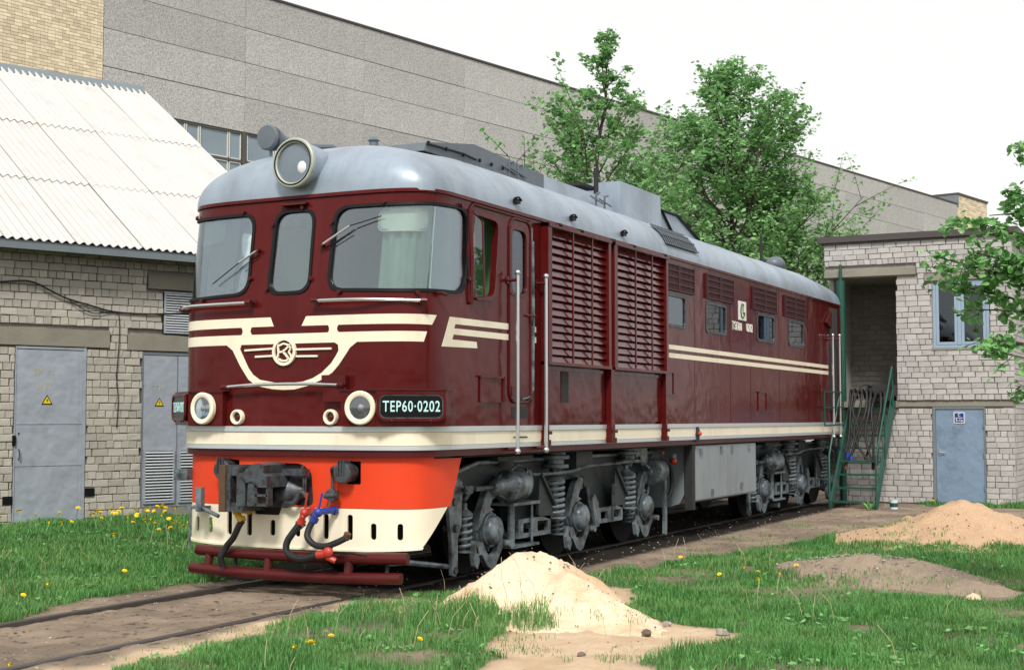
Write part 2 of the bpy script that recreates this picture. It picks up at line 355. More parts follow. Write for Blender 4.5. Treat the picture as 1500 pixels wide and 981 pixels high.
def patch(name, outline, holes, off, thick, m, parent, ds=.07, dz=.2, **k):
    def dens(poly):
        out = []
        for i, a in enumerate(poly):
            b = poly[(i+1) % len(poly)]; L = math.hypot(b[0]-a[0], b[1]-a[1]); curved = min(abs(a[0]), abs(b[0])) < S1+.3 or max(abs(a[0]), abs(b[0])) > S1+SL-.3
            if L > 3 and abs(b[1]-a[1]) < 1e-6:
                sv = svals(min(a[0], b[0]), max(a[0], b[0]), ds); sv = sv if b[0] > a[0] else sv[::-1]
                out += [(s_, a[1]) for s_ in sv[:-1]]; continue
            n = max(1, math.ceil(L/(ds if curved else .5))); out += [(a[0]+(b[0]-a[0])*j/n, a[1]+(b[1]-a[1])*j/n) for j in range(n)]
        return out
    loops = [dens(outline)]+[dens(h) for h in holes]; V = []; E = []
    for lp in loops:
        n0 = len(V); V += [Vector(p) for p in lp]; E += [(n0+i, n0+(i+1) % len(lp)) for i in range(len(lp))]
    xs = [p[0] for p in loops[0]]; zs = [p[1] for p in loops[0]]
    z_ = min(zs)+dz
    zz = []
    while z_ < max(zs)-dz*.4: zz.append(z_); z_ += dz
    for s_ in svals(min(xs), max(xs), ds)[1:-1]:
        for z_ in zz:
            if inpoly(s_, z_, loops[0]) and not any(inpoly(s_, z_, h) for h in loops[1:]):
                if all((s_-v.x)**2+(z_-v.y)**2 > (ds*.35)**2 for v in V[:sum(map(len, loops))]): V.append(Vector((s_, z_)))
    vo, eo, fo = delaunay_2d_cdt(V, E, [], 0, 1e-5)[:3]
    tri = []
    for f in fo:
        cx = sum(vo[i].x for i in f)/3; cz = sum(vo[i].y for i in f)/3
        if inpoly(cx, cz, loops[0]) and not any(inpoly(cx, cz, h) for h in loops[1:]): tri.append(tuple(f)[::-1])
    mb = MB(); n = len(vo)
    mb.v = [sp(v.x, v.y, off) for v in vo]+[sp(v.x, v.y, off-thick) for v in vo]
    mb.f = list(tri)+[tuple(i+n for i in f[::-1]) for f in tri]
    ed = {}
    for f in tri:
        for i in range(3): ed[(f[i], f[(i+1) % 3])] = 1
    for a, b in ed:
        if (b, a) not in ed: mb.f.append((b, a, a+n, b+n))
    me = mb.mesh(name, m, 30, fix=False); return link(name, me, parent, **k)
def stext(name, txt, s0, z0, size, off, m, parent, sx=.6, bold=0, ex=.003, flip=1):
    v, f = text2d(txt, size, ex, bold, sx); mb = MB()
    mb.add([sp(s0-x*flip, z0+y, off+zz+ex) for x, y, zz in v], f); return mb.build(name, m, parent, None)
def sribbon(mb, pts, w, o0, o1):
    """flat stroke on the body surface"""
    P = [Vector(p) for p in pts]; n = len(P); L = []; R = []
    for i in range(n):
        t = (P[min(i+1, n-1)]-P[max(i-1, 0)]).normalized(); q = Vector((-t.y, t.x))*w/2; L.append(P[i]+q); R.append(P[i]-q)
    vs = [sp(p.x, p.y, o) for o in (o0, o1) for p in L+R]; fs = []
    for i in range(n-1):
        a, b, c, d = i, i+1, n+i+1, n+i; fs += [(a, b, c, d), (a+2*n, d+2*n, c+2*n, b+2*n), (a, a+2*n, b+2*n, b), (d, c, c+2*n, d+2*n)]
    fs += [(0, n, 3*n, 2*n), (n-1, 3*n-1, 4*n-1, 2*n-1)]; mb.add(vs, fs)
def arc(cx, cz, rx, rz, a0, a1, n=14): return [(cx+rx*math.cos(math.radians(a0+(a1-a0)*i/n)), cz+rz*math.sin(math.radians(a0+(a1-a0)*i/n))) for i in range(n+1)]

LO = empty('locomotive', (0, 0, 0), label='dark red diesel locomotive with cream stripes, grey roof and orange skirt on the track', cat='locomotive')
mirror = lambda poly: [(-a, b) for a, b in poly][::-1]
WR = rpoly([(-.505, 3.045), (-.515, 3.885), (-1.25, 3.885), (-2.33, 3.915), (-2.37, 3.40), (-2.27, 3.045), (-1.30, 3.015)], .17)
WL = mirror(WR)
WC = rpoly([(.235, 3.035), (.225, 3.885), (-.245, 3.885), (-.265, 3.035)], .15)
WS = rpoly([(-2.50, 3.03), (-2.47, 3.89), (-3.02, 3.87), (-2.92, 3.05)], .11)
WSL = mirror(WS)
WD = rpoly([(XS(-.09), 3.12), (XS(-.09), 3.85), (XS(.33), 3.85), (XS(.33), 3.12)], .12)
EW = [rrect(XS(a), XS(b), 3.06, 3.50, .07) for b, a in ((4.63, 5.55), (6.47, 7.40), (9.07, 10.05), (10.97, 11.95))]
wins = [WR, WL, WC, WS, WSL, WD]+EW
body = patch('body', [(-SMAX+.01, 1.43), (SMAX-.01, 1.43), (SMAX-.01, 4.03), (-SMAX+.01, 4.03)], wins, 0, .05, M_RED, LO, ds=.07, dz=.13)
# windows
for nm, w, gl, name in (('r', WR, M_GLASS, 'windscreen'), ('l', WL, M_GLASS, 'windscreen'), ('c', WC, M_GLASS, 'windscreen'), ('d', WD, M_GLASSD, 'door_window')):
    fr = patch(name, grow(w, .022), [grow(w, -.010)], .014, .03, M_BLACK if nm != 'd' else M_REDM, LO, ds=.07)
    patch('glass', grow(w, -.005), [], -.012, .006, gl, fr, ds=.07)
    if nm != 'd':
        cl = MB(); g = grow(w, .03); n = len(g); per = 0; last = 0
        for i in range(n):
            per += math.hypot(g[i][0]-g[i-1][0], g[i][1]-g[i-1][1])
            if per-last > .36:
                last = per; s_, z_ = g[i]; cl.tube([sp(s_, z_, .012), sp(s_, z_, .040)], .022, 6); t = Vector(g[i])-Vector(((min(p[0] for p in g)+max(p[0] for p in g))/2, 3.45)); t.normalize()
                cl.tube([sp(s_+t.x*.03, z_+t.y*.03, .02), sp(s_-t.x*.02, z_-t.y*.02, .02)], .009, 5)
        cl.build('retaining_clips', M_REDM, fr, kind='stuff')
for w in EW:
    fr = patch('engine_room_window', grow(w, .02), [grow(w, -.02)], .012, .03, M_IRON, LO)
    patch('glass', grow(w, -.015), [], -.010, .006, M_GLASSD, fr)
fr = patch('side_window', grow(WS, .05), [grow(WS, -.002)], .022, .03, M_RED, LO)
b = MB(); b.add([sp(-2.49, 3.04, .004), sp(-2.47, 3.86, .004), sp(-2.60, 3.86, .004), sp(-2.60, 3.04, .004)], [(0, 1, 2, 3)])
dfl = MB(); x0 = sp(-2.44, 3.4)
p0 = Vector(sp(-2.40, 3.0, .03)); p1 = Vector(sp(-2.40, 3.90, .03)); q0 = p0+Vector((.14, -.07, .02)); q1 = p1+Vector((.12, -.06, -.09))
dfl.tube([p0, q0, q1, p1, p0], .012, 6); d1 = dfl.build('wind_deflector', M_REDM, LO)
MB().add([p0, q0, q1, p1], [(0, 1, 2, 3)]).build('glass', M_GLASS, d1, None)
MB().tube([sp(-2.40, 2.93, .02), sp(-2.385, 3.4, .04), sp(-2.37, 3.93, .02)], .022, 8).build('pillar_rail', M_REDM, LO)
gr = MB(); gr.tube([sp(-2.37, 2.95, .005), sp(-2.36, 3.7, .006), sp(-2.38, 3.9, .006), sp(-2.46, 3.985, .006), sp(-2.6, 3.99, .006), sp(-3.8, 3.985, .006)], .016, 6, sub=4); gr.build('rain_gutter', M_REDM, LO)
# cab inside
MB().bb(.62, .68, -1.47, 1.47, 1.5, 4.0).build('cab_bulkhead', M_CABW, LO, None)
MB().bb(-1.9, .62, -1.4, 1.4, 2.0, 2.05).build('cab_floor', M_DARK, LO, None)
MB().bb(-1.55, -1.05, -1.2, 1.2, 2.05, 2.95).build('control_desk', M_CABW, LO, None)
MB().bb(-.9, -.55, -1.47, -1.3, 2.2, 2.6).build('cab_side_trim', M_GREEN, LO, None)
for y in (-.85, .85):
    m = MB(); m.bb(-.75, -.3, y-.25, y+.25, 2.45, 2.55); m.prism([(-.38, 2.55), (-.28, 2.55), (-.20, 3.2), (-.28, 3.22)], lambda u, v, w: (u, w, v), y-.24, y+.24); m.bb(-.6, -.4, y-.08, y+.08, 2.05, 2.45); m.build('driver_seat', M_BOGL, LO)
m = MB(); m.bb(-1.4, -1.2, -1.1, -.8, 2.95, 3.12); m.bb(-1.35, -1.15, -.5, -.2, 2.95, 3.05); m.build('desk_papers', M_VISOR, LO, None)
MB().cyl((-1.2, .95, 2.95), (-1.2, .95, 4.0), .02).build('cab_post', M_VISOR, LO)
gp = MB()
for sg in (-1, 1): gp.bb(-.15, .1, sg*1.05, sg*1.46, 2.1, 4.0)
gp.build('green_partition', M_GREEN, LO, None)
for sg in (-1, 1):
    c = MB(); pts = []
    for i in range(40):
        t = i/39; s_ = sg*((1.02 if sg < 0 else .85)+t*(1.22 if sg < 0 else .42)); pts.append((s_, -.13-.03*math.sin(i*1.3)-.012*math.sin(i*2.9)))
    vs = [sp(a, z, o) for z in (2.95, 4.0) for a, o in pts]; c.add(vs, [(i, i+1, 41+i, 40+i) for i in range(39)]); c.build('curtain', M_CURT if sg < 0 else M_CURTC, LO, 80)
    v = patch('sun_visor', rrect(min(sg*.98, sg*1.60), max(sg*.98, sg*1.60), 3.62, 3.86, .08), [], -.07, .012, M_VISOR, LO)
    MB().tube([sp(a, b_, -.066) for a, b_ in rrect(min(sg*1.0, sg*1.58), max(sg*1.0, sg*1.58), 3.64, 3.84, .06)], .008, 5).build('visor_rim', M_ALU, v)
# roof
def roofpt(rho, s, X0=BX+.17):
    """rho 0..1 from ridge to edge"""
    x, y = plan(s); Z0, H = 4.03, .72
    Xa, Xb = BX+BA+.10, REAR-BA-.10
    if x < Xa: x = Xa-(Xa-x-.0)*rho*((Xa-X0)/(Xa-BX))
    elif x > Xb: x = Xb+(x-Xb)*rho*((Xa-X0)/(Xa-BX))
    q = min(1, max(0, (min(x-BX, REAR-x))/2.3)); H *= .83+.17*q*q*(3-2*q)
    return (x, y*rho*1.008, Z0+H*(1-rho**2.25)**(1/2.25))
rf = MB(); SV = svals(-SMAX+.01, SMAX-.01, .07); RH = [1, .998, .99, .975, .95, .92, .88, .83, .77, .7, .6, .5, .38, .25, .12, 0.01]
for r_ in RH: rf.v += [roofpt(r_, s_) for s_ in SV]
n = len(SV)
for k in range(len(RH)-1):
    for i in range(n-1): rf.f.append((k*n+i, k*n+i+1, (k+1)*n+i+1, (k+1)*n+i))
roof = rf.build('roof', M_ROOF, LO, 50)
patch('roof_drip_rail', [(-SMAX+.01, 4.015), (SMAX-.01, 4.015), (SMAX-.01, 4.05), (-SMAX+.01, 4.05)], [], .022, .04, M_RED, LO, dz=1)
def roofat(X, rho, side=-1, off=0):
    s_ = XS(X)*(-side if side > 0 else 1); s_ = XS(X) if side < 0 else -XS(X)
    p = Vector(roofpt(rho, s_)); q = Vector(roofpt(min(1, rho+.01), s_))-Vector(roofpt(rho-.01, s_)); nrm = Vector((0, -q.z, q.y)) if side > 0 else Vector((0, q.z, -q.y))
    nrm = nrm.normalized(); nrm = -nrm if nrm.z < 0 else nrm
    return p+nrm*off
for X in (-.35, 1.2, 3.0, 4.45, 6.35, 8.6, 10.9, 13.2):
    m = MB(); rh = [.05+.95*i/24 for i in range(25)]
    for w0 in (0,):
        vs = [roofat(X+dx, r_, -1, o) for r_ in rh for dx, o in ((-.012, -.004), (-.01, .006), (.01, .006), (.012, -.004))]
        m.add(vs, [(4*i+j, 4*i+j+1, 4*i+j+5, 4*i+j+4) for i in range(24) for j in range(3)])
    m.build('roof_seam', M_ROOF, LO)
# roof grille
m = MB(); rh = [.83+.15*i/10 for i in range(11)]
vs = [roofat(X, r_, -1, .012) for r_ in rh for X in (4.80, 6.12)]; m.add(vs, [(2*i, 2*i+1, 2*i+3, 2*i+2) for i in range(10)]); rg = m.build('roof_grille', M_DARK, LO)
m = MB()
for i in range(15):
    X = 4.80+1.32*i/14; m.tube([roofat(X, r_, -1, .022) for r_ in rh[::2]], .007, 4)
for k in (0, 3, 7, 10): m.tube([roofat(4.78, rh[k], -1, .03), roofat(6.14, rh[k], -1, .03)], .011, 5)
m.build('grille_bars', M_ROOFD, rg)
for X in (.05, 1.55, 3.15):      # lifting eyes on the roof edge
    m = MB(); p = Vector(roofat(X, .992, -1, 0)); m.bb(p.x-.05, p.x+.05, p.y-.05, p.y, p.z-.02, p.z+.03); m.tube([p+Vector((-.07, -.03, .03)), p+Vector((-.02, -.06, .045)), p+Vector((.07, -.05, .02))], .011, 6, sub=2); m.build('lifting_eye', M_BLACK, LO)
# roof-top equipment
def hatch(name, x0, x1, hw, z, h, m_, slope=.05):
    m = MB(); m.add([(x0, -hw, z), (x1, -hw, z), (x1, hw, z), (x0, hw, z), (x0+slope, -hw+slope, z+h), (x1-slope, -hw+slope, z+h), (x1-slope, hw-slope, z+h), (x0+slope, hw-slope, z+h)],
                    [(3, 2, 1, 0), (4, 5, 6, 7), (0, 1, 5, 4), (1, 2, 6, 5), (2, 3, 7, 6), (3, 0, 4, 7)]); return m.build(name, m_, LO, None)
m = MB(); m.prism([(-.55, 4.70), (2.5, 4.70), (2.5, 4.90), (.6, 4.97), (-.5, 4.80)], lambda u, v, w: (u, w, v), -.72, .5); h0 = m.build('roof_hatch', M_ROOFD, LO, None)
m = MB(); m.tube([(-.5, -.74, 4.78), (.3, -.75, 4.80), (.6, -.75, 4.78)], .014, 6)
for X in (-.5, -.1, .3, .7, 1.0, 1.3): m.bb(X-.01, X+.01, -.76, -.73, 4.77, 4.81)
m.build('hatch_clamps', M_BLACK, h0)
hatch('roof_hatch', 2.52, 5.05, .66, 4.66, .27, M_ROOF)
m = MB()
for X in (1.5, 1.75, 4.2, 4.5): m.tube([(X, -.72, 4.70), (X, -.72, 4.90), (X+.12, -.72, 4.93)], .016, 5); m.tube([(X-.2, -.72, 4.84), (X+.2, -.74, 4.78)], .012, 5)
m.build('roof_latches', M_ROOFD, LO)
hatch('exhaust_housing', 5.10, 6.76, 0.72, 4.55, .67, M_ROOF, .015)
MB().bb(4.3, 4.85, -.45, -.1, 5.06, 5.10).build('exhaust_flap', M_DARK, LO, None)
MB().cyl((4.7, -.5, 4.9), (4.7, -.5, 5.36), .035).build('exhaust_mast', M_DARK, LO)
m = MB(); m.prism([(6.80, 4.6), (8.95, 4.6), (8.85, 4.74), (7.75, 5.06), (7.05, 5.06), (6.80, 4.98)], lambda u, v, w: (u, w, v), -.6, .6); sk = m.build('roof_skylight', M_ROOF, LO, None)
m = MB(); m.tube([(7.55, -.615, 4.72), (7.02, -.615, 5.05), (7.75, -.615, 5.06), (8.80, -.615, 4.77)], .028, 4); m.build('skylight_frame', M_BLACK, sk)
MB().tube([(8.8, -.70, 4.73), (15.0, -.55, 4.74)], .02, 5).build('roof_walk_rail', M_DARK, LO)
m = MB(); m.sphere((13.9, -.45, 4.86), .2, 8, (1.3, 1, .8)); m.build('roof_ventilator', M_ROOFD, LO)
MB().cyl((13.1, -.4, 4.7), (13.1, -.4, 5.35), .03).build('roof_mast', M_DARK, LO)
m = MB(); m.cyl((-1.0, -.35, 4.5), (-1.0, -.35, 4.76), .05); m.cyl((-1.0, -.35, 4.76), (-1.0, -.35, 4.80), .07, .03); m.build('roof_antenna_base', M_ROOFD, LO)
# main headlamp on the roof
hp = Vector((-2.02, -.05, 4.37)); hd = Vector((-1, .03, .02)).normalized()
m = MB(); m.lathe(hp-hd*1.25, hd, [(.05, 0), (.16, .35), (.215, .8), (.238, 1.2), (.245, 1.25)], 32); hl = m.build('roof_headlamp', M_ROOF, LO, 60)
MB().ring(hp, hd, .262, .208, .05, 36).build('lamp_rim', mat('greenish_grey_rim', (.40, .44, .38), .45, .2, var=.15), hl)
MB().ring(hp+hd*.03, hd, .235, .222, .03, 36).build('lamp_inner_rim', M_BLACK, hl)
m = MB(); m.lathe(hp+hd*.018, hd, [(.212, 0), (.2, .002)], 32); m.build('lamp_bowl', mat('lamp_bowl_grey', (.19, .235, .28), .3, .3, var=.1), hl)
m = MB(); m.sphere(tuple(hp+hd*.0+Vector((0, -.10, -.05))), .075, 8, (.5, 1, 1.1)); m.build('lamp_bulb', mat('frosted_bulb', (.75, .77, .76), .15), hl)
# horn
m = MB(); c = Vector((-1.25, .87, 4.86)); d = Vector((-1, .05, 0)).normalized(); m.lathe(c, d, [(.14, 0), (.145, .02), (.13, .05), (.02, .055)], 24)
m.build('horn_cover', M_ROOFD, LO)
m = MB(); m.lathe(c+Vector((.62, -.02, .0)), d, [(.03, 0), (.05, .25), (.09, .42), (.135, .52), (.14, .56)], 20); m.cyl((-.9, .86, 4.5), (-.9, .86, 4.84), .03); m.tube([(-.65, .85, 4.87), (-.4, .6, 4.88), (-.2, .4, 4.74)], .03, 7); m.cyl((-1.22, .86, 4.45), (-1.22, .86, 4.76), .018)
m.build('horn', M_ROOFD, LO)
# bands round the body
full = lambda z0, z1: [(-SMAX+.02, z0), (SMAX-.02, z0), (SMAX-.02, z1), (-SMAX+.02, z1)]
patch('cream_band', full(1.478, 1.607), [], .008, .03, M_CREAM, LO, dz=1)
patch('silver_moulding', full(1.610, 1.665), [], .020, .04, M_ALU, LO, dz=1)
patch('silver_moulding', full(1.430, 1.475), [], .016, .04, M_ALU, LO, dz=1)
patch('body_sill', full(1.362, 1.427), [], -.004, .06, M_REDM, LO, dz=1)
MB().bb(-1.6, REAR-.6, -1.48, 1.48, 1.34, 1.42).build('floor_underside', M_DARK, LO, None)
# painted stripes
T = .0035
def stripe(o): patch('stripe', o, [], T, T+.004, M_CREAM, LO)
stripe([(-.259, 2.778), (-1.735, 2.775), (-1.665, 2.675), (-.204, 2.681)])
stripe([(.144, 2.686), (1.665, 2.68), (1.735, 2.78), (.185, 2.78)])
stripe([(1.60, 2.607), (-1.60, 2.605), (-1.56, 2.503), (1.56, 2.506)])
T = .0045
Uo = [(.77, 2.52), (.753, 2.507), (.668, 2.45), (.57, 2.29), (.458, 2.145), (.38, 2.095), (.296, 2.068), (.15, 2.043), (.02, 2.035), (-.125, 2.038), (-.305, 2.076), (-.45, 2.13), (-.581, 2.201), (-.655, 2.274), (-.73, 2.37), (-.788, 2.449), (-.871, 2.507), (-.871, 2.52)]
Ui = [(-.604, 2.52), (-.604, 2.505), (-.649, 2.479), (-.654, 2.42), (-.62, 2.365), (-.568, 2.296), (-.456, 2.203), (-.35, 2.15), (-.227, 2.116), (-.06, 2.105), (.111, 2.108), (.31, 2.14), (.40, 2.195), (.46, 2.265), (.52, 2.37), (.571, 2.459), (.555, 2.503), (.544, 2.52)]
stripe(Uo+Ui)
stripe([(.56, 2.69), (.42, 2.69), (.437, 2.66), (.437, 2.63), (.415, 2.60), (.56, 2.60), (.54, 2.63), (.54, 2.66)])
stripe([(-.525, 2.685), (-.655, 2.685), (-.635, 2.655), (-.635, 2.625), (-.66, 2.60), (-.52, 2.60), (-.54, 2.625), (-.54, 2.655)])
T = .0035
stripe([(-1.981, 2.775), (-3.977, 2.787), (-3.977, 2.722), (-2.096, 2.706), (-2.067, 2.662), (-3.977, 2.669), (-3.977, 2.602), (-2.059, 2.598), (-2.029, 2.546), (-2.55, 2.546), (-2.567, 2.48), (-1.825, 2.466)])
for z0, z1 in ((2.722, 2.787), (2.602, 2.669)):
    stripe([(XS(13.75), z0), (XS(4.60), z0), (XS(4.60), z1), (XS(13.75), z1)])
# emblem
m = MB(); ec, ez = -.003, 2.424; R_ = .145
for a0 in range(0, 360, 30): sribbon(m, arc(ec, ez, R_-.016, R_-.016, a0, a0+31, 4), .03, .0, .030)
E_ = lambda x, y: (ec-(x-412)/180*R_, ez+(490-y)/230*R_)
for st in ([E_(322, 372), E_(318, 430), E_(326, 500), E_(318, 560), E_(290, 625)], [E_(330, 500), E_(390, 490), E_(450, 440), E_(500, 375)], [E_(395, 492), E_(440, 545), E_(480, 600)],
           [E_(335, 392), E_(400, 360), E_(450, 372), E_(500, 420), E_(528, 440)], [E_(525, 425), E_(485, 500), E_(530, 575), E_(500, 620)], [E_(325, 605), E_(390, 642), E_(450, 635), E_(490, 600)]):
    sribbon(m, st, .019, .0, .026)
for a, b_ in (((.503, 2.446), (.141, 2.458)), ((.367, 2.378), (.138, 2.384)), ((-.147, 2.443), (-.574, 2.443)), ((-.147, 2.374), (-.409, 2.371))):
    sribbon(m, [a, tuple(np.array(a)*.5+np.array(b_)*.5), b_], .020, .0, .020)
m.build('emblem', M_CREAM, LO, None)
patch('emblem_backing', arc(ec, ez, R_-.02, R_-.02, 0, 345, 23), [], .009, .012, M_REDM, LO)
# lamps and number plates on the nose
for sg in (-1, 1):
    ho = MB().prism([(-2.0, sg*.735), (-2.172, sg*.735), (-2.172, sg*1.14), (-2.195, sg*1.168), (-1.77, sg*1.702), (-1.66, sg*1.70), (-1.40, sg*1.53), (-1.9, sg*1.0)], lambda u, v, w: (u, v, w), 1.672, 2.015).build('lamp_housing', M_RED, LO, None)
    MB().prism([(-2.0, sg*.72), (-2.19, sg*.72), (-2.205, sg*1.165), (-1.77, sg*1.715), (-1.64, sg*1.71), (-1.35, sg*1.53)], lambda u, v, w: (u, v, w), 2.0155, 2.028).build('housing_lid', M_RED, ho, None)
    s_ = sg*.965; c = Vector(sp(s_, 1.848, .08)); d = (Vector(sp(s_, 1.848, .2))-c).normalized()
    lm = MB(); lm.lathe(c-d*.02, d, [(.155, 0), (.155, .03), (.135, .04), (.10, .012), (.03, -.0)], 32); lamp = lm.build('headlight', M_REFL, LO)
    MB().ring(c+d*.01, d, .167, .114, .05, 40).build('headlight_rim', M_CREAM, lamp)
    m = MB(); m.lathe(c+d*.035, d, [(.116, 0), (.115, .008), (.08, .022), (.01, .028)], 32); m.build('headlight_lens', M_LENS, lamp)
    m = MB(); m.sphere(tuple(c+d*.02), .035, 6); m.build('headlight_bulb', M_VISOR, lamp)
    s_ = sg*.58; c = Vector(sp(s_, 1.757, 0)); d = (Vector(sp(s_, 1.757, .2))-c).normalized()
    k = MB().ring(c, d, .079, .05, .05, 28).build('marker_light', M_CREAM, LO)
    m = MB(); m.lathe(c, d, [(.052, 0), (.05, .012), (.01, .02)], 20); m.build('marker_lens', mat('dark_red_lens', (.06, .008, .008), .12), k)
    A_, B_ = Vector((-2.195, sg*1.20)), Vector((-1.805, sg*1.69)); U_ = (B_-A_).normalized(); Nn = Vector((-abs(U_.y), sg*abs(U_.x))); Lp = (B_-A_).length
    def PF(u, z, w, A_=A_, U_=U_, Nn=Nn): return (A_.x+U_.x*u+Nn.x*w, A_.y+U_.y*u+Nn.y*w, z)
    pl = MB().prism(rrect(0, Lp, 1.745, 1.975, .07), PF, 0, .012).build('number_plate', M_PLATE, LO, None)
    def rimr(name, g0, g1, w1, m_):
        o, i = rrect(-g0, Lp+g0, 1.745-g0, 1.975+g0, .07+g0), rrect(-g1, Lp+g1, 1.745-g1, 1.975+g1, .07+g1); n = len(o); q = MB()
        q.add([PF(a, b_, w) for w in (0, w1) for lst in (o, i) for a, b_ in lst], [(k, (k+1) % n, (k+1) % n+2*n, k+2*n) for k in range(n)]+[(k+n, (k+1) % n+n, (k+1) % n+3*n, k+3*n) for k in range(n)]+[(k+2*n, (k+1) % n+2*n, (k+1) % n+3*n, k+3*n) for k in range(n)]); q.build(name, m_, pl)
    rimr('plate_surround', .028, .004, .024, M_RED); rimr('plate_seal', .003, -.010, .016, M_IRON)
    v, f = text2d('TEP60·0202', .150, .002, .0015, .70, 1.12); tw = (max(a[0] for a in v)+min(a[0] for a in v))/2
    MB().add([PF(Lp/2-(a-tw)*sg, 1.857+b_, .0145+c) for a, b_, c in v], f).build('plate_lettering', M_LETTER, pl, None)
    for q in (.12, Lp-.12): MB().sphere(PF(q, 1.722, .012), .018, 5).build('plate_screw', M_REDM, pl)
bx = patch('junction_box', rrect(-.785, -.52, 1.91, 2.17, .015), [], .075, .085, M_RED, LO)
patch('junction_box_lid', rrect(-.79, -.515, 2.075, 2.175, .012), [], .095, .05, M_REDM, bx)
# handrails on the nose
def rail(pts, r=.017, ends=True, ballz=False, name='handrail'):
    h = MB().tube(pts, r, 10, sub=5).build(name, M_CHROME, LO); m = MB()
    for p, q in ((pts[0], pts[1]), (pts[-1], pts[-2])):
        v = Vector(p); d = (Vector(q)-v).normalized(); m.cyl(v-d*.02, v+d*.05, r*1.7, n=10)
    m.build('rail_bracket', M_REDM, h); return h
def srail(lst, off=.085):
    pts = [sp(a, b_, off) for a, b_ in lst]; h = rail(pts); m = MB()
    for a, b_ in (lst[0], lst[-1]): m.cyl(sp(a, b_, -.01), sp(a, b_, off), .016); m.cyl(sp(a, b_, 0), sp(a, b_, .015), .04)
    m.build('rail_foot', M_REDM, h)
srail([(.72, 2.065), (.3, 2.088), (-.3, 2.09), (-.75, 2.075)]); 
srail([(-.40, 2.925), (-.95, 2.92), (-1.53, 2.905)]); srail([(.40, 2.935), (.9, 2.93), (1.3, 2.93), (1.53, 2.92)])
m = MB(); m.tube([sp(-1.72, 2.993, 0), sp(-1.72, 2.993, .07), sp(-1.79, 2.98, .07)], .018, 7); m.build('washer_pipe', M_REDM, LO)
patch('ventilation_lip', rrect(-.17, .16, 3.945, 3.968, .008), [], .07, .08, M_REDM, LO)
patch('cab_seam', [(-1.985, 2.02), (-1.985, 2.037), (-.9, 2.037), (-.9, 2.02)], [], .008, .01, M_REDM, LO)
# wipers
for a, b_, mid in (((-.403, 3.499), (-1.06, 3.765), (-.72, 3.68)), ((.399, 3.49), (.97, 3.16), (.62, 3.37))):
    p, q, k = sp(*a, .05), sp(*b_, .035), sp(*mid, .05)
    w = MB().tube([p, k], .011, 6).build('wiper', M_CHROME, LO); MB().tube([k, q], .006, 5).build('wiper_blade', M_BLACK, w)
    MB().tube([sp(a[0], a[1]-.05, .03), sp(mid[0], mid[1]-.07, .03)], .005, 5).build('wiper_link', M_BLACK, w)
    MB().cyl(sp(*a, 0), sp(*a, .06), .022).build('wiper_pivot', M_REDM, w)
# skirt (orange) and plough (cream)
SK = -.06
slots = [(q, .63, .16) for q in (1.241, 1.01, -.134, .178, -1.032, -1.326)]+[(q, .665, .25) for q in (.736, .473, -.479, -.764)]
hold = [rrect(a-.032, a+.032, z-h/2, z+h/2, .03, 4) for a, z, h in slots]
cut = rpoly([(.60, .866), (.60, 1.20), (.25, 1.29), (-.17, 1.29), (-.30, 1.2), (-.325, .866)], .06)
so = [rrect(a-.085, a+.085, z-.11, z+.12, .015, 2) for a, z in ((.70, 1.195), (-.80, 1.20))]
patch('buffer_skirt', [(-2.354, 1.362), (-2.29, 1.23), (-2.118, .852), (2.118, .852), (2.29, 1.23), (2.354, 1.362)], [cut]+so, SK, .02, M_ORANGE, LO, dz=.15)
patch('snow_plough', [(-2.055, .848), (-1.60, .470), (-.946, .446), (0, .438), (.946, .446), (1.60, .470), (2.055, .848), (.45, .848), (.40, .76), (.10, .76), (.06, .848)], hold, SK, .02, M_CREAM, LO, dz=.15)
patch('plough_edge', [(-1.58, .452), (-.946, .430), (0, .422), (.946, .430), (1.58, .452), (1.60, .472), (.946, .450), (0, .442), (-.946, .450), (-1.60, .472)], [], SK+.022, .04, M_CREAM, LO, dz=1)
patch('skirt_liner', [(-2.0, .5), (2.0, .5), (2.2, 1.36), (-2.2, 1.36)], [rrect(-.35, .62, .7, 1.30, .02), rrect(-2.3, -1.3, .3, 1.1, .01)] if 0 else [rrect(-.35, .62, .7, 1.30, .02)], SK-.22, .02, M_DARK, LO, dz=.2)
MB().bb(-1.75, -1.0, -1.1, 1.1, .95, 1.34).build('buffer_beam', M_DARK, LO, None)
# bumper pipes
def bx_(y, o): return -2.16-o+.10*(abs(y)/1.35)**2.2
up = [(bx_(y, 0), y, .365+.012*(y/1.4)**2*1.5) for y in np.linspace(-1.44, 1.09, 15)]; lo = [(bx_(y, .03), y, .175+.014*(y/1.4)**2*1.5) for y in np.linspace(-1.39, 1.15, 15)]
bp = MB().tube(up, .057, 14).build('bumper', M_REDM, LO, 50)
MB().tube(lo, .057, 14).build('bumper_pipe', M_REDM, bp, 50)
m = MB()
for y in (.92, .13, -.82): m.tube([(bx_(y, 0), y, .36), (bx_(y, .03), y, .18)], .045, 12)
m.build('bumper_post', M_REDM, bp)
m = MB()
for y in (.6, -.5, -1.2): m.tube([(bx_(y, -.05), y, .34), (bx_(y, -.04), y, .19)], .02, 8)

m.build('bumper_stay', M_DARK, bp)
MB().tube([(-1.95, -1.15, .32), (-1.6, -1.15, .30), (-.7, -1.16, .17)], .03, 8).build('guard_rail', M_BOG, LO)
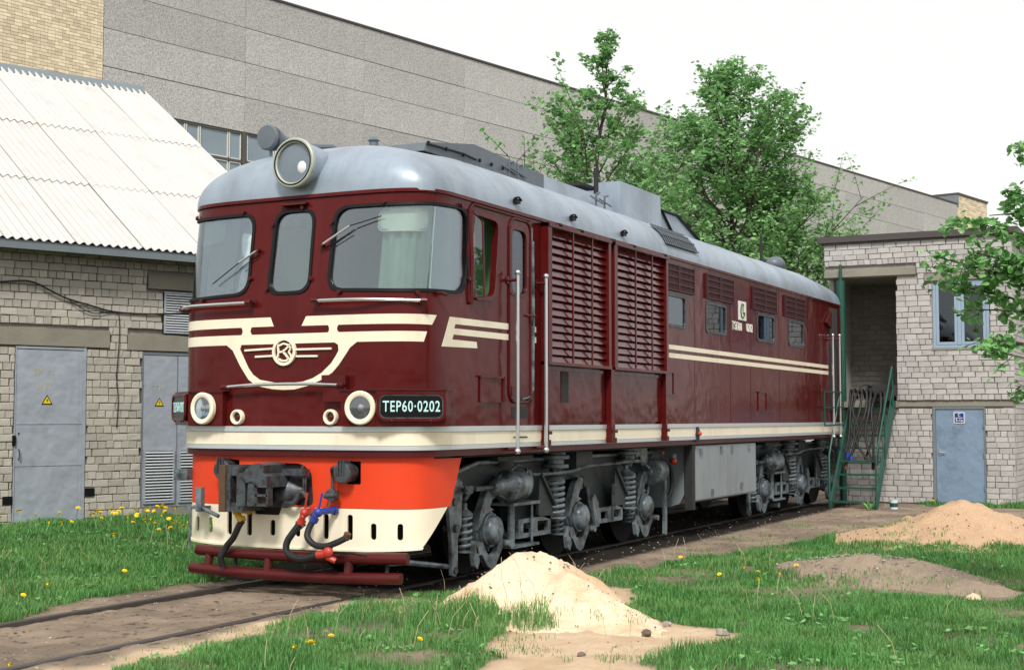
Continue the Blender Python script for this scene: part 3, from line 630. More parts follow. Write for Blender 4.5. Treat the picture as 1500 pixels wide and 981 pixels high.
# coupler
cp = MB()
cp.bb(-2.45, -1.85, .40, .52, .81, 1.27)
cp.bb(-2.44, -1.95, .30, .40, 1.17, 1.26); cp.bb(-2.44, -1.95, .26, .40, .81, .90); cp.bb(-2.1, -1.9, -.02, .42, .84, 1.24)
cpo = cp.build('coupler', M_IRON, LO, None)
MB().bb(-2.47, -2.40, .452, .532, .805, 1.275).build('coupler_wear_face', M_RUST, cpo, None)
m = MB(); m.prism([(-2.48, .30), (-2.30, .34), (-2.16, .28), (-2.16, .22), (-2.42, .24)], lambda u, v, w: (u, v, w), .87, 1.20); m.build('coupler_lock', M_IRON, cpo)
m = MB(); m.prism([(.20, 1.24), (.26, 1.17), (.20, 1.10), (.13, 1.12), (.05, 1.06), (-.06, 1.06), (-.05, 1.17), (-.01, 1.20), (-.02, 1.28), (.05, 1.30), (.12, 1.29)], lambda u, v, w: (w, u, v), -2.46, -2.10); m.build('coupler_head', M_IRON, cpo)
m = MB(); m.prism([(.19, 1.14), (.10, 1.10), (.10, .90), (.14, .87), (.20, .87)], lambda u, v, w: (w, u, v), -2.44, -2.15)
for y, z0, z1 in ((.09, .88, 1.08), (-.045, .88, 1.08)): m.bb(-2.44, -2.36, y-.012, y+.012, z0, z1)
for z in (.885, .98, 1.07): m.bb(-2.44, -2.36, -.05, .10, z-.012, z+.012)
m.build('coupler_knuckle', M_IRON, cpo)
MB().lathe((-2.0, -.02, 1.0), (0, -1, 0), [(.14, -.1), (.15, .04), (.10, .12), (.05, .2)], 18).build('coupler_shank', M_IRON, cpo)
m = MB(); m.bb(-2.16, -2.08, -.305, -.02, 1.17, 1.235); m.cyl((-2.12, -.25, 1.23), (-2.12, -.25, 1.27), .02); m.cyl((-2.12, -.26, .99), (-2.12, -.26, 1.17), .014); m.cyl((-2.12, -.285, .99), (-2.12, -.285, 1.17), .010)
m.build('coupler_bar', M_IRON, cpo)
m = MB(); m.tube([(-2.12, -.04, .89), (-2.14, -.14, .89), (-2.14, -.19, .94), (-2.14, -.22, 1.0), (-2.14, -.275, 1.0), (-2.13, -.30, .96)], .028, 8, sub=4); m.build('coupler_hook', M_IRON, cpo)
m = MB(); m.bb(-2.0, -1.98, -.35, .62, .7, 1.30); m.build('coupler_pocket', M_DARK, cpo, None)
# sockets
for s_, z in ((.755, 1.213), (-.75, 1.205)):
    c = Vector(sp(s_, z, -.09)); so_ = MB(); so_.lathe(c, (-1, 0, 0), [(.095, 0), (.098, .13), (.104, .135), (.104, .15), (.092, .168), (.02, .172)], 24); so_.bb(c.x-.15, c.x-.05, c.y-.03, c.y+.03, c.z+.09, c.z+.12)
    for a in (-.03, .0, .035): so_.bb(c.x-.185, c.x-.12, c.y+a-.006, c.y+a+.006, c.z-.02, c.z+.125)
    so_.build('power_socket', M_IRON, LO)
m = MB(); m.tube([sp(-.66, 1.20, .06), sp(-.655, 1.26, .05), sp(-.61, 1.24, .04), sp(-.595, 1.16, .0), sp(-.593, 1.03, .0)], .018, 8, sub=4); c = Vector(sp(-.593, .985, .03)); m.lathe(c+Vector((.08, 0, 0)), (-1, 0, 0), [(.05, 0), (.062, .05), (.062, .09), (.02, .1)], 12)
m.cyl(c+Vector((0, .07, -.01)), c+Vector((0, -.09, 0)), .03); m.tube([sp(-.59, .94, .02), sp(-.585, .88, .05), sp(-.57, .82, .08)], .009, 6); m.build('air_valve', M_IRON, LO)
# brake hoses
def cock(ps, m_, handle, name='hose_cock'):
    o = MB(); o.tube([ps[0], ps[1], ps[2]], .033, 10, sub=3); v = Vector(ps[1]); o.sphere(tuple(v), .048, 7); o.cyl(Vector(ps[0]), Vector(ps[0])+(v-Vector(ps[0])).normalized()*.03, .045); o.cyl(Vector(ps[2]), Vector(ps[2])-(Vector(ps[2])-v).normalized()*.04, .044)
    o.tube([v, v+Vector(handle)*.5, v+Vector(handle)], .012, 6); return o.build(name, m_, LO)
X_ = -2.27
cock([(-2.05, .47, .80), (X_, .455, .80), (X_, .385, .70)], M_YEL, (-.01, .08, .16))
cock([(-2.05, -.32, .81), (X_, -.38, .81), (X_, -.335, .70)], M_VRED, (-.01, -.04, .20))
cock([(-2.05, -.60, .83), (X_, -.545, .82), (X_, -.485, .73)], M_BLUE, (-.01, -.05, .19))
MB().tube([(X_, .385, .71), (X_-.02, .41, .66), (X_, .50, .53), (X_+.02, .60, .44), (X_, .655, .33), (X_+.03, .65, .24)], .033, 10, sub=6).build('brake_hose', M_HOSE, LO)
MB().tube([(X_, -.335, .71), (X_-.03, -.27, .62), (X_-.06, -.215, .52), (X_-.08, -.23, .43), (X_-.08, -.33, .375), (X_-.08, -.45, .375), (X_-.07, -.60, .415)], .035, 10, sub=6).build('brake_hose', M_HOSE, LO)
MB().tube([(X_, -.485, .74), (X_-.03, -.455, .66), (X_-.06, -.46, .58), (X_-.07, -.55, .51), (X_-.07, -.68, .50), (X_-.05, -.80, .54), (X_-.02, -.875, .58)], .032, 10, sub=6).build('brake_hose', M_HOSE, LO)
m = MB(); m.tube([(X_-.07, -.59, .415), (X_-.07, -.69, .43)], .042, 10); m.sphere((X_-.08, -.72, .445), .055, 7, (.8, 1, 1)); m.tube([(X_-.07, -.70, .40), (X_-.04, -.78, .36)], .03, 8); m.build('hose_coupling', M_VRED, LO)
m = MB(); m.tube([(X_-.0, -.87, .57), (X_-.01, -.90, .63)], .035, 10); m.bb(X_-.06, X_, -.72, -.66, .47, .53); m.build('hose_coupling', M_RUST, LO)
MB().tube([(X_-.03, -.42, .70), (X_-.09, -.28, .56), (X_-.1, -.26, .44), (X_-.08, -.36, .40)], .007, 5, sub=5).build('hose_wire', M_BLACK, LO)
m = MB(); m.tube([(X_-.03, -.72, .44), (X_-.02, -.95, .44), (X_+.02, -1.1, .42)], .012, 6); m.build('hose_chain', M_BLACK, LO)
# step & bracket at left
m = MB(); m.bb(-2.26, -2.20, .93, 1.0, .78, 1.03); m.tube([(-2.22, 1.0, .84), (-2.22, .73, .74)], .022, 8); m.tube([(-2.22, 1.10, .83), (-2.2, 1.12, .40)], .012, 6); m.bb(-2.2, -2.0, 1.0, 1.20, .80, .83); m.build('corner_step', M_BOG, LO)
m = MB(); m.bb(-1.9, -1.75, 1.42, 1.60, 1.08, 1.2); m.build('side_bracket', M_BOG, LO)

# ---- right hand side
def sbox(mb, X0, X1, z0, z1, o0, o1): mb.bb(X0, X1, -BW-o1, -BW-o0, z0, z1)
for k, (xa, xb) in enumerate(((.80, 2.50), (2.76, 4.54))):
    fr = MB(); sbox(fr, xa-.10, xa, 2.36, 4.0, .005, .105); sbox(fr, xb-.03, xb+.045, 2.36, 3.97, .005, .105); sbox(fr, xa-.1, xb+.05, 3.955, 4.0, .006, .12); sbox(fr, xa-.1, xb+.05, 2.36, 2.395, .006, .11)
    d = fr.build('louvre_door', M_RED, LO, None)
    b = MB(); sbox(b, xa, xb-.03, 2.395, 3.955, .002, .012); b.build('louvre_backing', M_DARK, d, None)
    ns = 17; L_ = xb-.03-xa; pz = (3.955-2.41)/ns
    me = MB(); Rt = Matrix.Rotation(math.radians(68), 3, 'X'); me.box((0, 0, 0), (L_, .128, .008), Rt); sm = me.mesh('slat', M_REDG, None)
    for i in range(ns): link('slat', sm, d, ((xa+xb-.03)/2, -BW-.043, 2.452+i*pz))
    for q in (.36, .70): 
        v = MB(); sbox(v, xa+L_*q-.012, xa+L_*q+.012, 2.395, 3.955, .085, .103); v.build('louvre_bar', M_RED, d, None)
    p = MB(); sbox(p, xa, xb-.03, 1.70, 2.33, .002, .016); sbox(p, xa, xb-.03, 2.30, 2.34, .01, .028); p.build('lower_panel', M_RED, d, None)
for xa, xb in ((.70, .755), (2.58, 2.70), (4.52, 4.57)):
    p = MB(); sbox(p, xa, xb, 1.44, 2.40, .012, .085); sbox(p, xa-.02, xb+.02, 1.435, 1.50, .012, .10); sbox(p, xa+.01, xb+.03, 1.56, 1.60, .05, .11); p.build('door_post', M_RED, LO, None)
m = MB()
for X in (1.0, 1.62, 2.62, 3.3, 4.45): sbox(m, X-.05, X+.05, 3.985, 4.02, .02, .12)
m.build('louvre_hinges', M_BLACK, LO, None)
for xa, xb in ((4.60, 5.86), (6.45, 7.72), (8.80, 10.12), (10.70, 11.98)):
    f = MB(); mid = (xa+xb)/2
    for a, b_ in ((xa, mid-.03), (mid+.03, xb)):
        sbox(f, a, b_, 3.57, 3.935, .002, .02)
        for q in (3.57, 3.665, 3.76, 3.855, 3.935): sbox(f, a-.01, b_+.01, q-.007, q+.007, .02, .034)
        for i in range(12): X = a+(b_-a)*i/11; sbox(f, X-.006, X+.006, 3.572, 3.933, .019, .028)
        sbox(f, a-.02, a, 3.56, 3.945, .004, .038); sbox(f, b_, b_+.02, 3.56, 3.945, .004, .038)
    f.build('side_grille', mat('maroon_mesh_paint', (.045, .008, .012), .5, var=.25, vscale=9), LO, None)
pl = MB(); sbox(pl, 8.04, 8.43, 3.335, 3.645, .002, .014); pl = pl.build('makers_plate', mat('white_enamel_plate', (.80, .80, .74), .3), LO, None)
lg = MB(); flat = lambda pts, w, mb, o=.018: [mb.tube([(a, -BW-o, b_) for a, b_ in pts], w, 5, sub=4)]
flat([(8.27, 3.585), (8.20, 3.60), (8.14, 3.53), (8.13, 3.46), (8.17, 3.39), (8.23, 3.375), (8.30, 3.41), (8.32, 3.455), (8.24, 3.455)], .012, lg); flat([(8.25, 3.59), (8.24, 3.50), (8.25, 3.47)], .010, lg); lg.build('plate_emblem', M_LOGO, pl)
lg = MB(); flat([(8.22, 3.47), (8.37, 3.475)], .007, lg, .02); lg.build('plate_accent', M_WARN, pl)
def sidetext(name, txt, X, z, size, sx, bold, m_, parent=LO, y=-BW-.004, ex=.004):
    v, f = text2d(txt, size, ex, bold, sx, 1.15); return MB().add([(X+a, y-c-ex, z+b_) for a, b_, c in v], f).build(name, m_, parent, None)
sidetext('number_lettering', 'ТЭП60', 7.95, 3.215, .19, .78, .0, M_WHITE); sidetext('number_lettering', '0202', 8.62, 3.225, .19, .80, .0, M_WHITE)
for X0, X1, z0, z1 in ((4.66, 5.0, 2.085, 2.385), (9.06, 9.50, 1.88, 2.17), (-.78, -.26, 1.925, 2.175)):
    h = MB(); sbox(h, X0, X1, z0, z1, .002, .016); sbox(h, X0-.02, X1+.02, z1, z1+.02, .002, .035); sbox(h, X1-.02, X1+.015, z0, z1, .016, .03); sbox(h, X0, X1, z0-.012, z0, .002, .022); h.build('side_hatch', M_RED, LO, None)
h = MB(); sbox(h, 1.22, 1.42, 1.93, 2.30, .018, .024); h.build('vent_slot', M_DARK, LO, None)
for X in (5.95, 7.62, 8.68, 10.35, 12.25, 13.3):
    m = MB(); sbox(m, X-.012, X+.012, 1.68, 2.59, .0012, .0035); sbox(m, X-.012, X+.012, 2.80, 3.98, .0012, .0035); m.build('panel_seam', M_RED, LO, None)
rv = MB()
for X in (7.64, 10.37, 12.27, 5.97):
    for i in range(38): z = 1.72+i*.06; rv.sphere((X+.03, -BW-.001, z), .006, 2)
rv.build('rivets', M_RED, LO, kind='stuff')
# cab doors (front, rear)
def cabdoor(x0, x1):
    gl = rrect(XS(x1-.07), XS(x0+.04), 3.11, 3.86, .12)
    d = patch('cab_door', rrect(XS(x1), XS(x0-.03), 1.95, 3.94, .13), [gl], .006, .012, M_RED, LO)
    m = MB(); o = rrect(x0-.04, x1+.01, 1.92, 3.96, .15); m.tube([(a, -BW-.008, b_) for a, b_ in o+[o[0]]], .014, 6); m.build('door_frame_bead', M_REDM, d)
    m = MB(); m.tube([(x1+.03, -BW-.012, 3.90), (x1+.03, -BW-.012, 2.10), (x1-.02, -BW-.012, 1.99), (x1-.2, -BW-.012, 1.96)], .012, 6, sub=3); m.build('door_seal', M_BOG, d)
    m = MB(); m.tube([(x1-.06, -BW, 2.90), (x1-.06, -BW-.05, 2.90), (x1+.05, -BW-.05, 2.90)], .014, 6); m.build('door_handle', M_REDM, d)
    m = MB(); sbox(m, x0+.02, x1-.04, 1.985, 2.10, .007, .012); m.build('kick_plate', M_REDM, d, None)
cabdoor(-.06, .42)
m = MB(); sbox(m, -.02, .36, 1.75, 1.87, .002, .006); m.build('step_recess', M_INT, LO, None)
m = MB(); sbox(m, .0, .34, 1.53, 1.545, .008, .014); m.build('step_line', M_RUST, LO, None)
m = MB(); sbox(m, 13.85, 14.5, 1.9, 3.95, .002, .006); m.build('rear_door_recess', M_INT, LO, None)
m = MB(); m.prism([(13.45, 3.62), (13.85, 3.52), (13.85, 3.86)], lambda u, v, w: (u, -BW-w, v), .01, .06); m.build('rear_window_hood', M_REDM, LO, None)
for X, zt in ((-.10, 3.32), (.62, 3.345), (13.70, 3.36), (14.24, 3.38)):
    h = MB().tube([(X, -BW-.11, 1.40), (X, -BW-.11, zt)], .022, 10).build('door_handrail', M_CHROME, LO)
    m = MB(); m.sphere((X, -BW-.11, zt+.02), .034, 6); m.sphere((X, -BW-.11, 1.385), .036, 6); m.build('rail_knob', M_CHROME, h)
    m = MB(); m.cyl((X-.03, -BW, zt-.06), (X-.01, -BW-.11, zt-.06), .018); m.cyl((X-.03, -BW, zt-.06), (X-.03, -BW-.015, zt-.06), .045); m.cyl((X-.03, -BW+.02, 1.41), (X, -BW-.11, 1.41), .018); m.build('rail_bracket', M_REDM, h)
m = MB(); m.tube([(.46, -BW-.02, 3.75), (.46, -BW-.03, 2.9), (.46, -BW-.02, 2.05)], .018, 6); m.build('door_conduit', M_BOG, LO)

# ---- bogies
fxz = lambda u, v, w: (u, w, v)
def helix(mb, X, y, z0, z1, R, r, turns):
    n = int(turns*14); mb.tube([(X+R*math.cos(2*PI*turns*i/n), y+R*math.sin(2*PI*turns*i/n), z0+(z1-z0)*i/n) for i in range(n+1)], r, 6)
def plate(name, poly, y0, y1, m_, parent): return MB().prism(poly, fxz, y0, y1).build(name, m_, parent, 30)
def bogie(dx, tail=0):
    D = lambda lst: [(a+dx, b_) for a, b_ in lst]
    sidef = [(-.62, 1.0), (-.50, 1.16), (.0, 1.25), (5.3, 1.25), (5.45, 1.12), (5.4, .85), (5.2, .80), (5.1, .62), (4.95, .72), (4.7, .78), (4.45, .72), (4.35, .45), (4.0, .42), (3.85, .55), (3.3, .50), (3.1, .55), (3.02, .85), (2.9, .97), (2.72, 1.0), (2.2, 1.0), (2.05, .9), (1.98, .55), (1.3, .45), (.85, .55), (.72, .85), (.55, .95), (-.1, .97), (-.28, .85)]
    bo = MB().prism(D(sidef), fxz, -1.06, -.96); bo.prism(D(sidef), fxz, .96, 1.06)
    for X in (1.35, 3.6): bo.bb(X+dx-.15, X+dx+.15, -1.0, 1.0, .6, 1.0)
    B = bo.build('bogie_frame', M_BOGD, LO, 30)
    # flange along the arch edges
    m = MB()
    for seg in (sidef[6:17], sidef[17:22], sidef[21:28], sidef[0:4]):
        m.tube([(a+dx, -1.09, b_) for a, b_ in seg], .028, 5)
    m.build('frame_flange', M_BOG, B)
    plate('hanger_plate', D([(-.86, .98), (-.86, .80), (-.79, .42), (-.78, .09), (-.70, .07), (-.66, .12), (-.66, .45), (-.58, .62), (-.56, 1.06), (-.66, 1.12)]), -1.22, -1.18, M_BOG, B)
    m = MB(); m.cyl((dx-.72, -1.24, .14), (dx-.72, -1.16, .14), .035); m.cyl((dx-.73, -1.26, .58), (dx-.73, -1.1, .58), .045); m.cyl((dx-.74, -1.24, .86), (dx-.74, -1.17, .86), .04); m.build('hanger_bolt', M_IRON, B)
    for X in (.16, 2.55, 4.79):
        w = MB(); w.lathe((X+dx, -.86, .525), (0, 1, 0), [(.1, -.1), (.12, 0), (.47, .02), (.525, .0), (.525, .11), (.56, .12), (.56, .15), (.44, .14), (.1, .14)], 40)
        w.lathe((X+dx, .86, .525), (0, -1, 0), [(.1, -.1), (.12, 0), (.47, .02), (.525, .0), (.525, .11), (.56, .12), (.56, .15), (.44, .14), (.1, .14)], 40); w.cyl((X+dx, -.9, .525), (X+dx, .9, .525), .1); w.build('wheelset', M_WHEEL, B)
        a = MB(); a.lathe((X+dx, -1.03, .50), (0, -1, 0), [(.25, 0), (.25, .07), (.235, .10), (.205, .105), (.205, .13), (.17, .14), (.165, .20), (.15, .235), (.11, .26), (.05, .275), (.01, .276)], 28)
        for k in range(8):
            t = 2*PI*k/8; a.cyl((X+dx+.222*math.cos(t), -1.13, .50+.222*math.sin(t)), (X+dx+.222*math.cos(t), -1.155, .50+.222*math.sin(t)), .016, n=6)
        a.lathe((X+dx, -1.30, .50), (0, -1, 0), [(.045, 0), (.05, .012), (.02, .014)], 16); a.ring((X+dx, -1.17, .50), (0, -1, 0), .19, .16, .03, 28); a.build('axle_box', M_BOG, B)
        q = X-2.55
        plate('axle_arm', D([(q+2.02, .43), (q+2.00, .30), (q+2.08, .26), (q+2.28, .25), (q+2.40, .12), (q+2.50, .075), (q+2.60, .10), (q+2.70, .22), (q+2.78, .30), (q+2.76, .43), (q+2.70, .40), (q+2.62, .27), (q+2.50, .20), (q+2.38, .27), (q+2.30, .38)]), -1.22, -1.16, M_BOG, B)
        plate('axle_guide', D([(q+2.22, .52), (q+2.28, .72), (q+2.42, .93), (q+2.52, 1.0), (q+2.64, .98), (q+2.64, .86), (q+2.56, .84), (q+2.50, .76), (q+2.60, .72), (q+2.40, .70)]), -1.20, -1.12, M_BOG, B)
        m = MB(); m.cyl((q+2.05+dx, -1.3, .33), (q+2.05+dx, -1.1, .33), .05); m.cyl((q+2.85+dx, -1.28, .33), (q+2.85+dx, -1.1, .33), .04); m.prism(D([(q+1.98, .42), (q+1.93, .30), (q+1.97, .16), (q+2.03, .12), (q+2.08, .2), (q+2.03, .34)]), fxz, -1.30, -1.25); m.build('brake_lever', M_BOG, B)
    for X, y, z0, z1, R, r, t in ((-.41, -1.16, .33, .69, .075, .019, 5), (1.78, -1.20, .56, .985, .115, .025, 6), (1.95, -1.16, .35, .58, .07, .017, 4), (4.08, -1.20, .55, .965, .115, .025, 6), (4.28, -1.16, .35, .56, .07, .017, 4)):
        s = MB(); helix(s, X+dx, y, z0, z1, R, r, t); s.build('coil_spring', mat('spring_grey', (.17, .20, .225), .4, .2, var=.15, dirt=(.03, .03, .03), dirt_amt=.5, dirt_scale=6), B, 60)
        c = MB(); c.lathe((X+dx, y, z1), (0, 0, 1), [(R+.02, 0), (R+.025, .02), (R*.9, .05), (R*.45, .07), (.03, .10), (.03, .14)], 20); c.lathe((X+dx, y, z0-.03), (0, 0, 1), [(R+.03, 0), (R+.03, .02), (.02, .03)], 18); c.cyl((X+dx, y, z0), (X+dx, y, z1), R*.45); c.build('spring_seat', M_BOG, B)
    for X in (1.85, 4.16):
        m = MB(); m.lathe((X+dx, -1.18, 1.09), (0, 0, 1), [(.07, 0), (.08, .04), (.17, .05), (.17, .09), (.11, .10), (.11, .15), (.18, .16), (.18, .20), (.13, .21), (.13, .245)], 22); m.build('bolster_mount', M_BOG, B)
        q = X-1.85; pl_ = [(q+1.30, 1.08), (q+1.26, .60), (q+1.60, .53), (q+1.70, .58), (q+1.68, .70)]
        m = MB(); m.prism(D(pl_), fxz, -1.24, -1.20); m.tube([(a+dx, -1.26, b_) for a, b_ in (pl_[0], pl_[4], pl_[3])], .022, 5); m.build('gusset_plate', M_BOGD, B, 30)
    def slotted(x0, x1, z0, z1, xs):
        m = MB(); m.bb(x0+dx, x1+dx, -1.24, -1.19, z0, z0+.05); m.bb(x0+dx, x1+dx, -1.24, -1.19, z1-.05, z1); e = x0
        for a, b_ in xs: m.bb(e+dx, a+dx, -1.24, -1.19, z0+.05, z1-.05); e = b_
        m.bb(e+dx, x1+dx, -1.24, -1.19, z0+.05, z1-.05); m.build('equaliser_link', M_BOG, B, None)
    slotted(.74, 1.60, .36, .58, ((.86, 1.10), (1.24, 1.52))); slotted(2.92, 3.86, .38, .58, ((3.12, 3.36), (3.55, 3.80)))
    plate('link_knuckle', D([(2.78, .72), (2.86, .78), (2.98, .66), (3.0, .36), (2.90, .34), (2.84, .52)]), -1.27, -1.23, M_BOG, B)
    m = MB(); m.bb(dx+.46, dx+1.14, -1.32, -1.02, .75, .785); m.bb(dx+.48, dx+1.12, -1.32, -1.04, .27, .30); m.cyl((dx+.62, -1.2, .3), (dx+.62, -1.2, .76), .045); m.cyl((dx+1.04, -1.26, .3), (dx+1.04, -1.26, .76), .016); m.cyl((dx+.78, -1.3, .18), (dx+.78, -1.14, .18), .05); m.build('cylinder_bracket', M_BOG, B, None)
    c = MB(); c.lathe((dx+.78, -1.24, .975), (-1, 0, 0), [(.16, 0), (.175, .02), (.175, .05), (.165, .06), (.165, .30), (.185, .31), (.185, .36), (.165, .37), (.13, .42), (.10, .46), (.09, .62), (.075, .63), (.05, .68)], 26)
    for k in range(6):
        t = 2*PI*k/6+.3; c.add([(dx+.41, -1.24+.17*math.cos(t), .975+.17*math.sin(t)), (dx+.20, -1.24+.09*math.cos(t), .975+.09*math.sin(t)), (dx+.41, -1.24+.09*math.cos(t), .975+.09*math.sin(t)), (dx+.41, -1.24+.17*math.cos(t+.08), .975+.17*math.sin(t+.08)), (dx+.20, -1.24+.09*math.cos(t+.12), .975+.09*math.sin(t+.12)), (dx+.41, -1.24+.09*math.cos(t+.12), .975+.09*math.sin(t+.12))], [(0, 1, 2), (3, 5, 4), (0, 3, 4, 1), (1, 4, 5, 2), (0, 2, 5, 3)])
        c.cyl((dx+.40, -1.24+.175*math.cos(t+.5), .975+.175*math.sin(t+.5)), (dx+.49, -1.24+.175*math.cos(t+.5), .975+.175*math.sin(t+.5)), .014, n=6)
    c = c.build('brake_cylinder', M_BOG, B, 40)
    m = MB(); m.cyl((dx+.12, -1.24, .975), (dx-.45, -1.24, .98), .025); m.bb(dx-.36, dx-.16, -1.28, -1.20, .955, 1.0); m.bb(dx-.62, dx-.45, -1.29, -1.27, .94, 1.02); m.bb(dx-.62, dx-.45, -1.21, -1.19, .94, 1.02); m.cyl((dx-.58, -1.30, .98), (dx-.58, -1.18, .98), .02); m.build('piston_rod', M_IRON, c, None)
    c = MB(); c.lathe((dx+5.28, -1.22, .985), (-1, 0, 0), [(.15, 0), (.165, .02), (.165, .30), (.185, .31), (.185, .36), (.175, .365), (.05, .37), (.03, .39), (.02, .39)], 26)
    for k in range(8): t = 2*PI*k/8; c.cyl((dx+4.88, -1.22+.15*math.cos(t), .985+.15*math.sin(t)), (dx+4.93, -1.22+.15*math.cos(t), .985+.15*math.sin(t)), .013, n=6)
    c.build('brake_cylinder', M_BOG, B, 40)
    plate('cylinder_hanger', D([(4.42, 1.34), (4.82, 1.36), (4.84, 1.12), (4.62, 1.08), (4.56, 1.22), (4.40, 1.2)]), -1.22, -1.12, M_BOG, B)
    plate('swing_link', D([(5.40, .85), (5.50, .85), (5.50, .4), (5.49, .08), (5.45, .05), (5.40, .08), (5.41, .4)]), -1.26, -1.22, M_BOG, B)
    m = MB(); m.tube([(dx+.6, -1.18, 1.1), (dx+.8, -1.2, 1.2), (dx+1.1, -1.2, 1.12), (dx+1.25, -1.22, 1.08), (dx+1.9, -1.34, 1.09), (dx+2.6, -1.30, 1.14), (dx+3.6, -1.30, 1.15), (dx+4.3, -1.3, 1.16), (dx+4.6, -1.34, 1.05)], .018, 6, sub=5)
    m.tube([(dx+.95, -1.24, 1.14), (dx+.85, -1.26, .98), (dx+.92, -1.28, .88), (dx+1.02, -1.27, 1.0), (dx+1.0, -1.24, 1.14)], .025, 6, sub=4); m.build('brake_pipe', M_BOG, B)
    m = MB(); m.cyl((dx+3.42, -1.28, .40), (dx+3.42, -1.28, .86), .018); m.cyl((dx+3.42, -1.28, .84), (dx+3.42, -1.28, .88), .04); m.build('damper_rod', M_IRON, B)
    m = MB(); m.cyl((dx+.62, -1.1, 1.2), (dx+.62, -1.1, 1.26), .12); m.bb(dx+.3, dx+1.2, -1.2, -.98, 1.26, 1.31); m.bb(dx+2.4, dx+2.9, -1.22, -1.0, 1.1, 1.32); m.build('side_bearing', M_BOGD, B, None)
    m = MB(); m.tube([(dx+5.3, -1.25, 1.12), (dx+5.62, -1.25, 1.05), (dx+5.72, -1.25, .85), (dx+5.66, -1.25, .65), (dx+5.5, -1.22, .55)], .03, 7, sub=4); m.build('air_hose', M_HOSE, B)
bogie(0); bogie(10.3)
m = MB(); m.prism([(-1.36, 1.34), (-1.36, .62), (-1.28, .48), (-1.1, .42), (1.1, .42), (1.28, .48), (1.36, .62), (1.36, 1.34)], lambda u, v, w: (w, u, v), 5.95, 9.15); m.build('fuel_tank', M_BOGL, LO, 30)
t = MB(); t.bb(6.02, 9.0, -1.50, -1.37, .52, 1.335); t = t.build('battery_box', M_BOGL, LO, None)
for x0, x1 in ((6.03, 7.495), (7.505, 8.99)):
    m = MB(); m.bb(x0, x1, -1.515, -1.501, .54, 1.325); d = m.build('battery_door', M_BOGL, t, None)
m = MB()
for X, z in ((6.25, 1.24), (7.2, 1.26), (7.72, 1.26), (8.6, 1.27), (6.75, .62), (8.2, .66)): m.bb(X-.05, X+.05, -1.53, -1.516, z-.05, z+.05)
m.build('door_hinges', M_BOG, t, None)
MB().bb(5.86, 5.98, -1.52, -1.40, .40, 1.36).build('tank_post', M_DARK, LO, None)
m = MB(); m.bb(5.93, 6.02, -1.58, -1.54, 1.40, 1.50); m.cyl((5.97, -1.57, 1.50), (5.97, -1.57, 1.62), .05, .015); m = m.build('tail_lamp_bracket', M_DARK, LO)
MB().sphere((5.97, -1.60, 1.52), .035, 6).build('tail_lamp', M_ORANGE, m)
m = MB(); m.lathe((5.3, -1.0, 1.22), (1, 0, 0), [(.02, 0), (.10, .02), (.10, .45), (.02, .5)], 16); m.cyl((5.65, -1.3, 1.1), (5.65, -1.3, 1.22), .05); m.build('air_reservoir', M_BOG, LO)
m = MB(); m.sphere((5.62, -1.32, 1.12), .05, 6); m.sphere((5.05, -1.36, 1.25), .03, 5); m.build('drain_cock', M_VRED, LO)
m = MB(); m.bb(-1.0, 15, -.6, .6, .62, 1.34); m.bb(-.6, 5.6, .98, 1.2, .2, 1.3); m.bb(9.7, 15.2, .98, 1.2, .2, 1.3); m.build('underframe_gear', M_DARK, LO, None)

# ================================================================== GROUND
def sstep(a, b, x): t = np.clip((x-a)/(b-a), 0, 1); return t*t*(3-2*t)
def vnoise(x, y, sc, seed=0):
    x = np.asarray(x, float)*sc+seed*17.3; y = np.asarray(y, float)*sc+seed*9.7; xi = np.floor(x); yi = np.floor(y); fx = x-xi; fy = y-yi
    h = lambda a, b: (np.sin(a*127.1+b*311.7+seed*74.7)*43758.5453) % 1
    fx = fx*fx*(3-2*fx); fy = fy*fy*(3-2*fy)
    return (h(xi, yi)*(1-fx)+h(xi+1, yi)*fx)*(1-fy)+(h(xi, yi+1)*(1-fx)+h(xi+1, yi+1)*fx)*fy
def fbm(x, y, sc, seed=0, o=4): return sum(vnoise(x, y, sc*2**k, seed+k)*.5**k for k in range(o))/sum(.5**k for k in range(o))
def gz(x, y):
    x = np.asarray(x, float); y = np.asarray(y, float)
    h = .24*sstep(1.7, 5.5, y)*(1-sstep(9, 14, x))+(fbm(x, y, .9, 3)-.5)*.05
    h = h-.03*sstep(-1.9, -1.3, y)*(1-sstep(1.3, 1.9, y))
    near = (np.abs(np.abs(y)-.8) < .2); h = np.where(near, h*.3-.035+.010*(fbm(x, y, 2.5, 12)>.5), h)
    h = h+(fbm(x, y, 7, 9, 3)-.5)*.025
    return h
def polymask(x, y, poly):
    c = np.zeros(x.shape, bool); j = len(poly)-1
    for i in range(len(poly)):
        xi, yi = poly[i]; xj, yj = poly[j]; k = ((yi > y) != (yj > y)) & (x < (xj-xi)*(y-yi)/(yj-yi+1e-12)+xi); c ^= k; j = i
    return c
DIRT = [(-14, .1), (-7, .6), (-4.76, 1.1), (-3.1, 1.45), (-1.76, 1.5), (1, 1.7), (16, 1.8), (40, 2), (40, -9), (18, -9), (15.2, -9), (13.6, -8), (11, -7.6), (8.6, -7.2), (6.6, -5.8), (5.4, -4.6), (5.2, -3.7), (6.4, -3.4), (5.45, -3.1), (3.3, -2.65), (1.15, -2.45), (.08, -2.5), (-1.3, -1.85), (-1.71, -1.26), (-2.6, -1.22), (-3.6, -1.3), (-4.3, -1.55), (-5.0, -1.2), (-6.1, -1.6), (-8, -2.6), (-14, -6)]
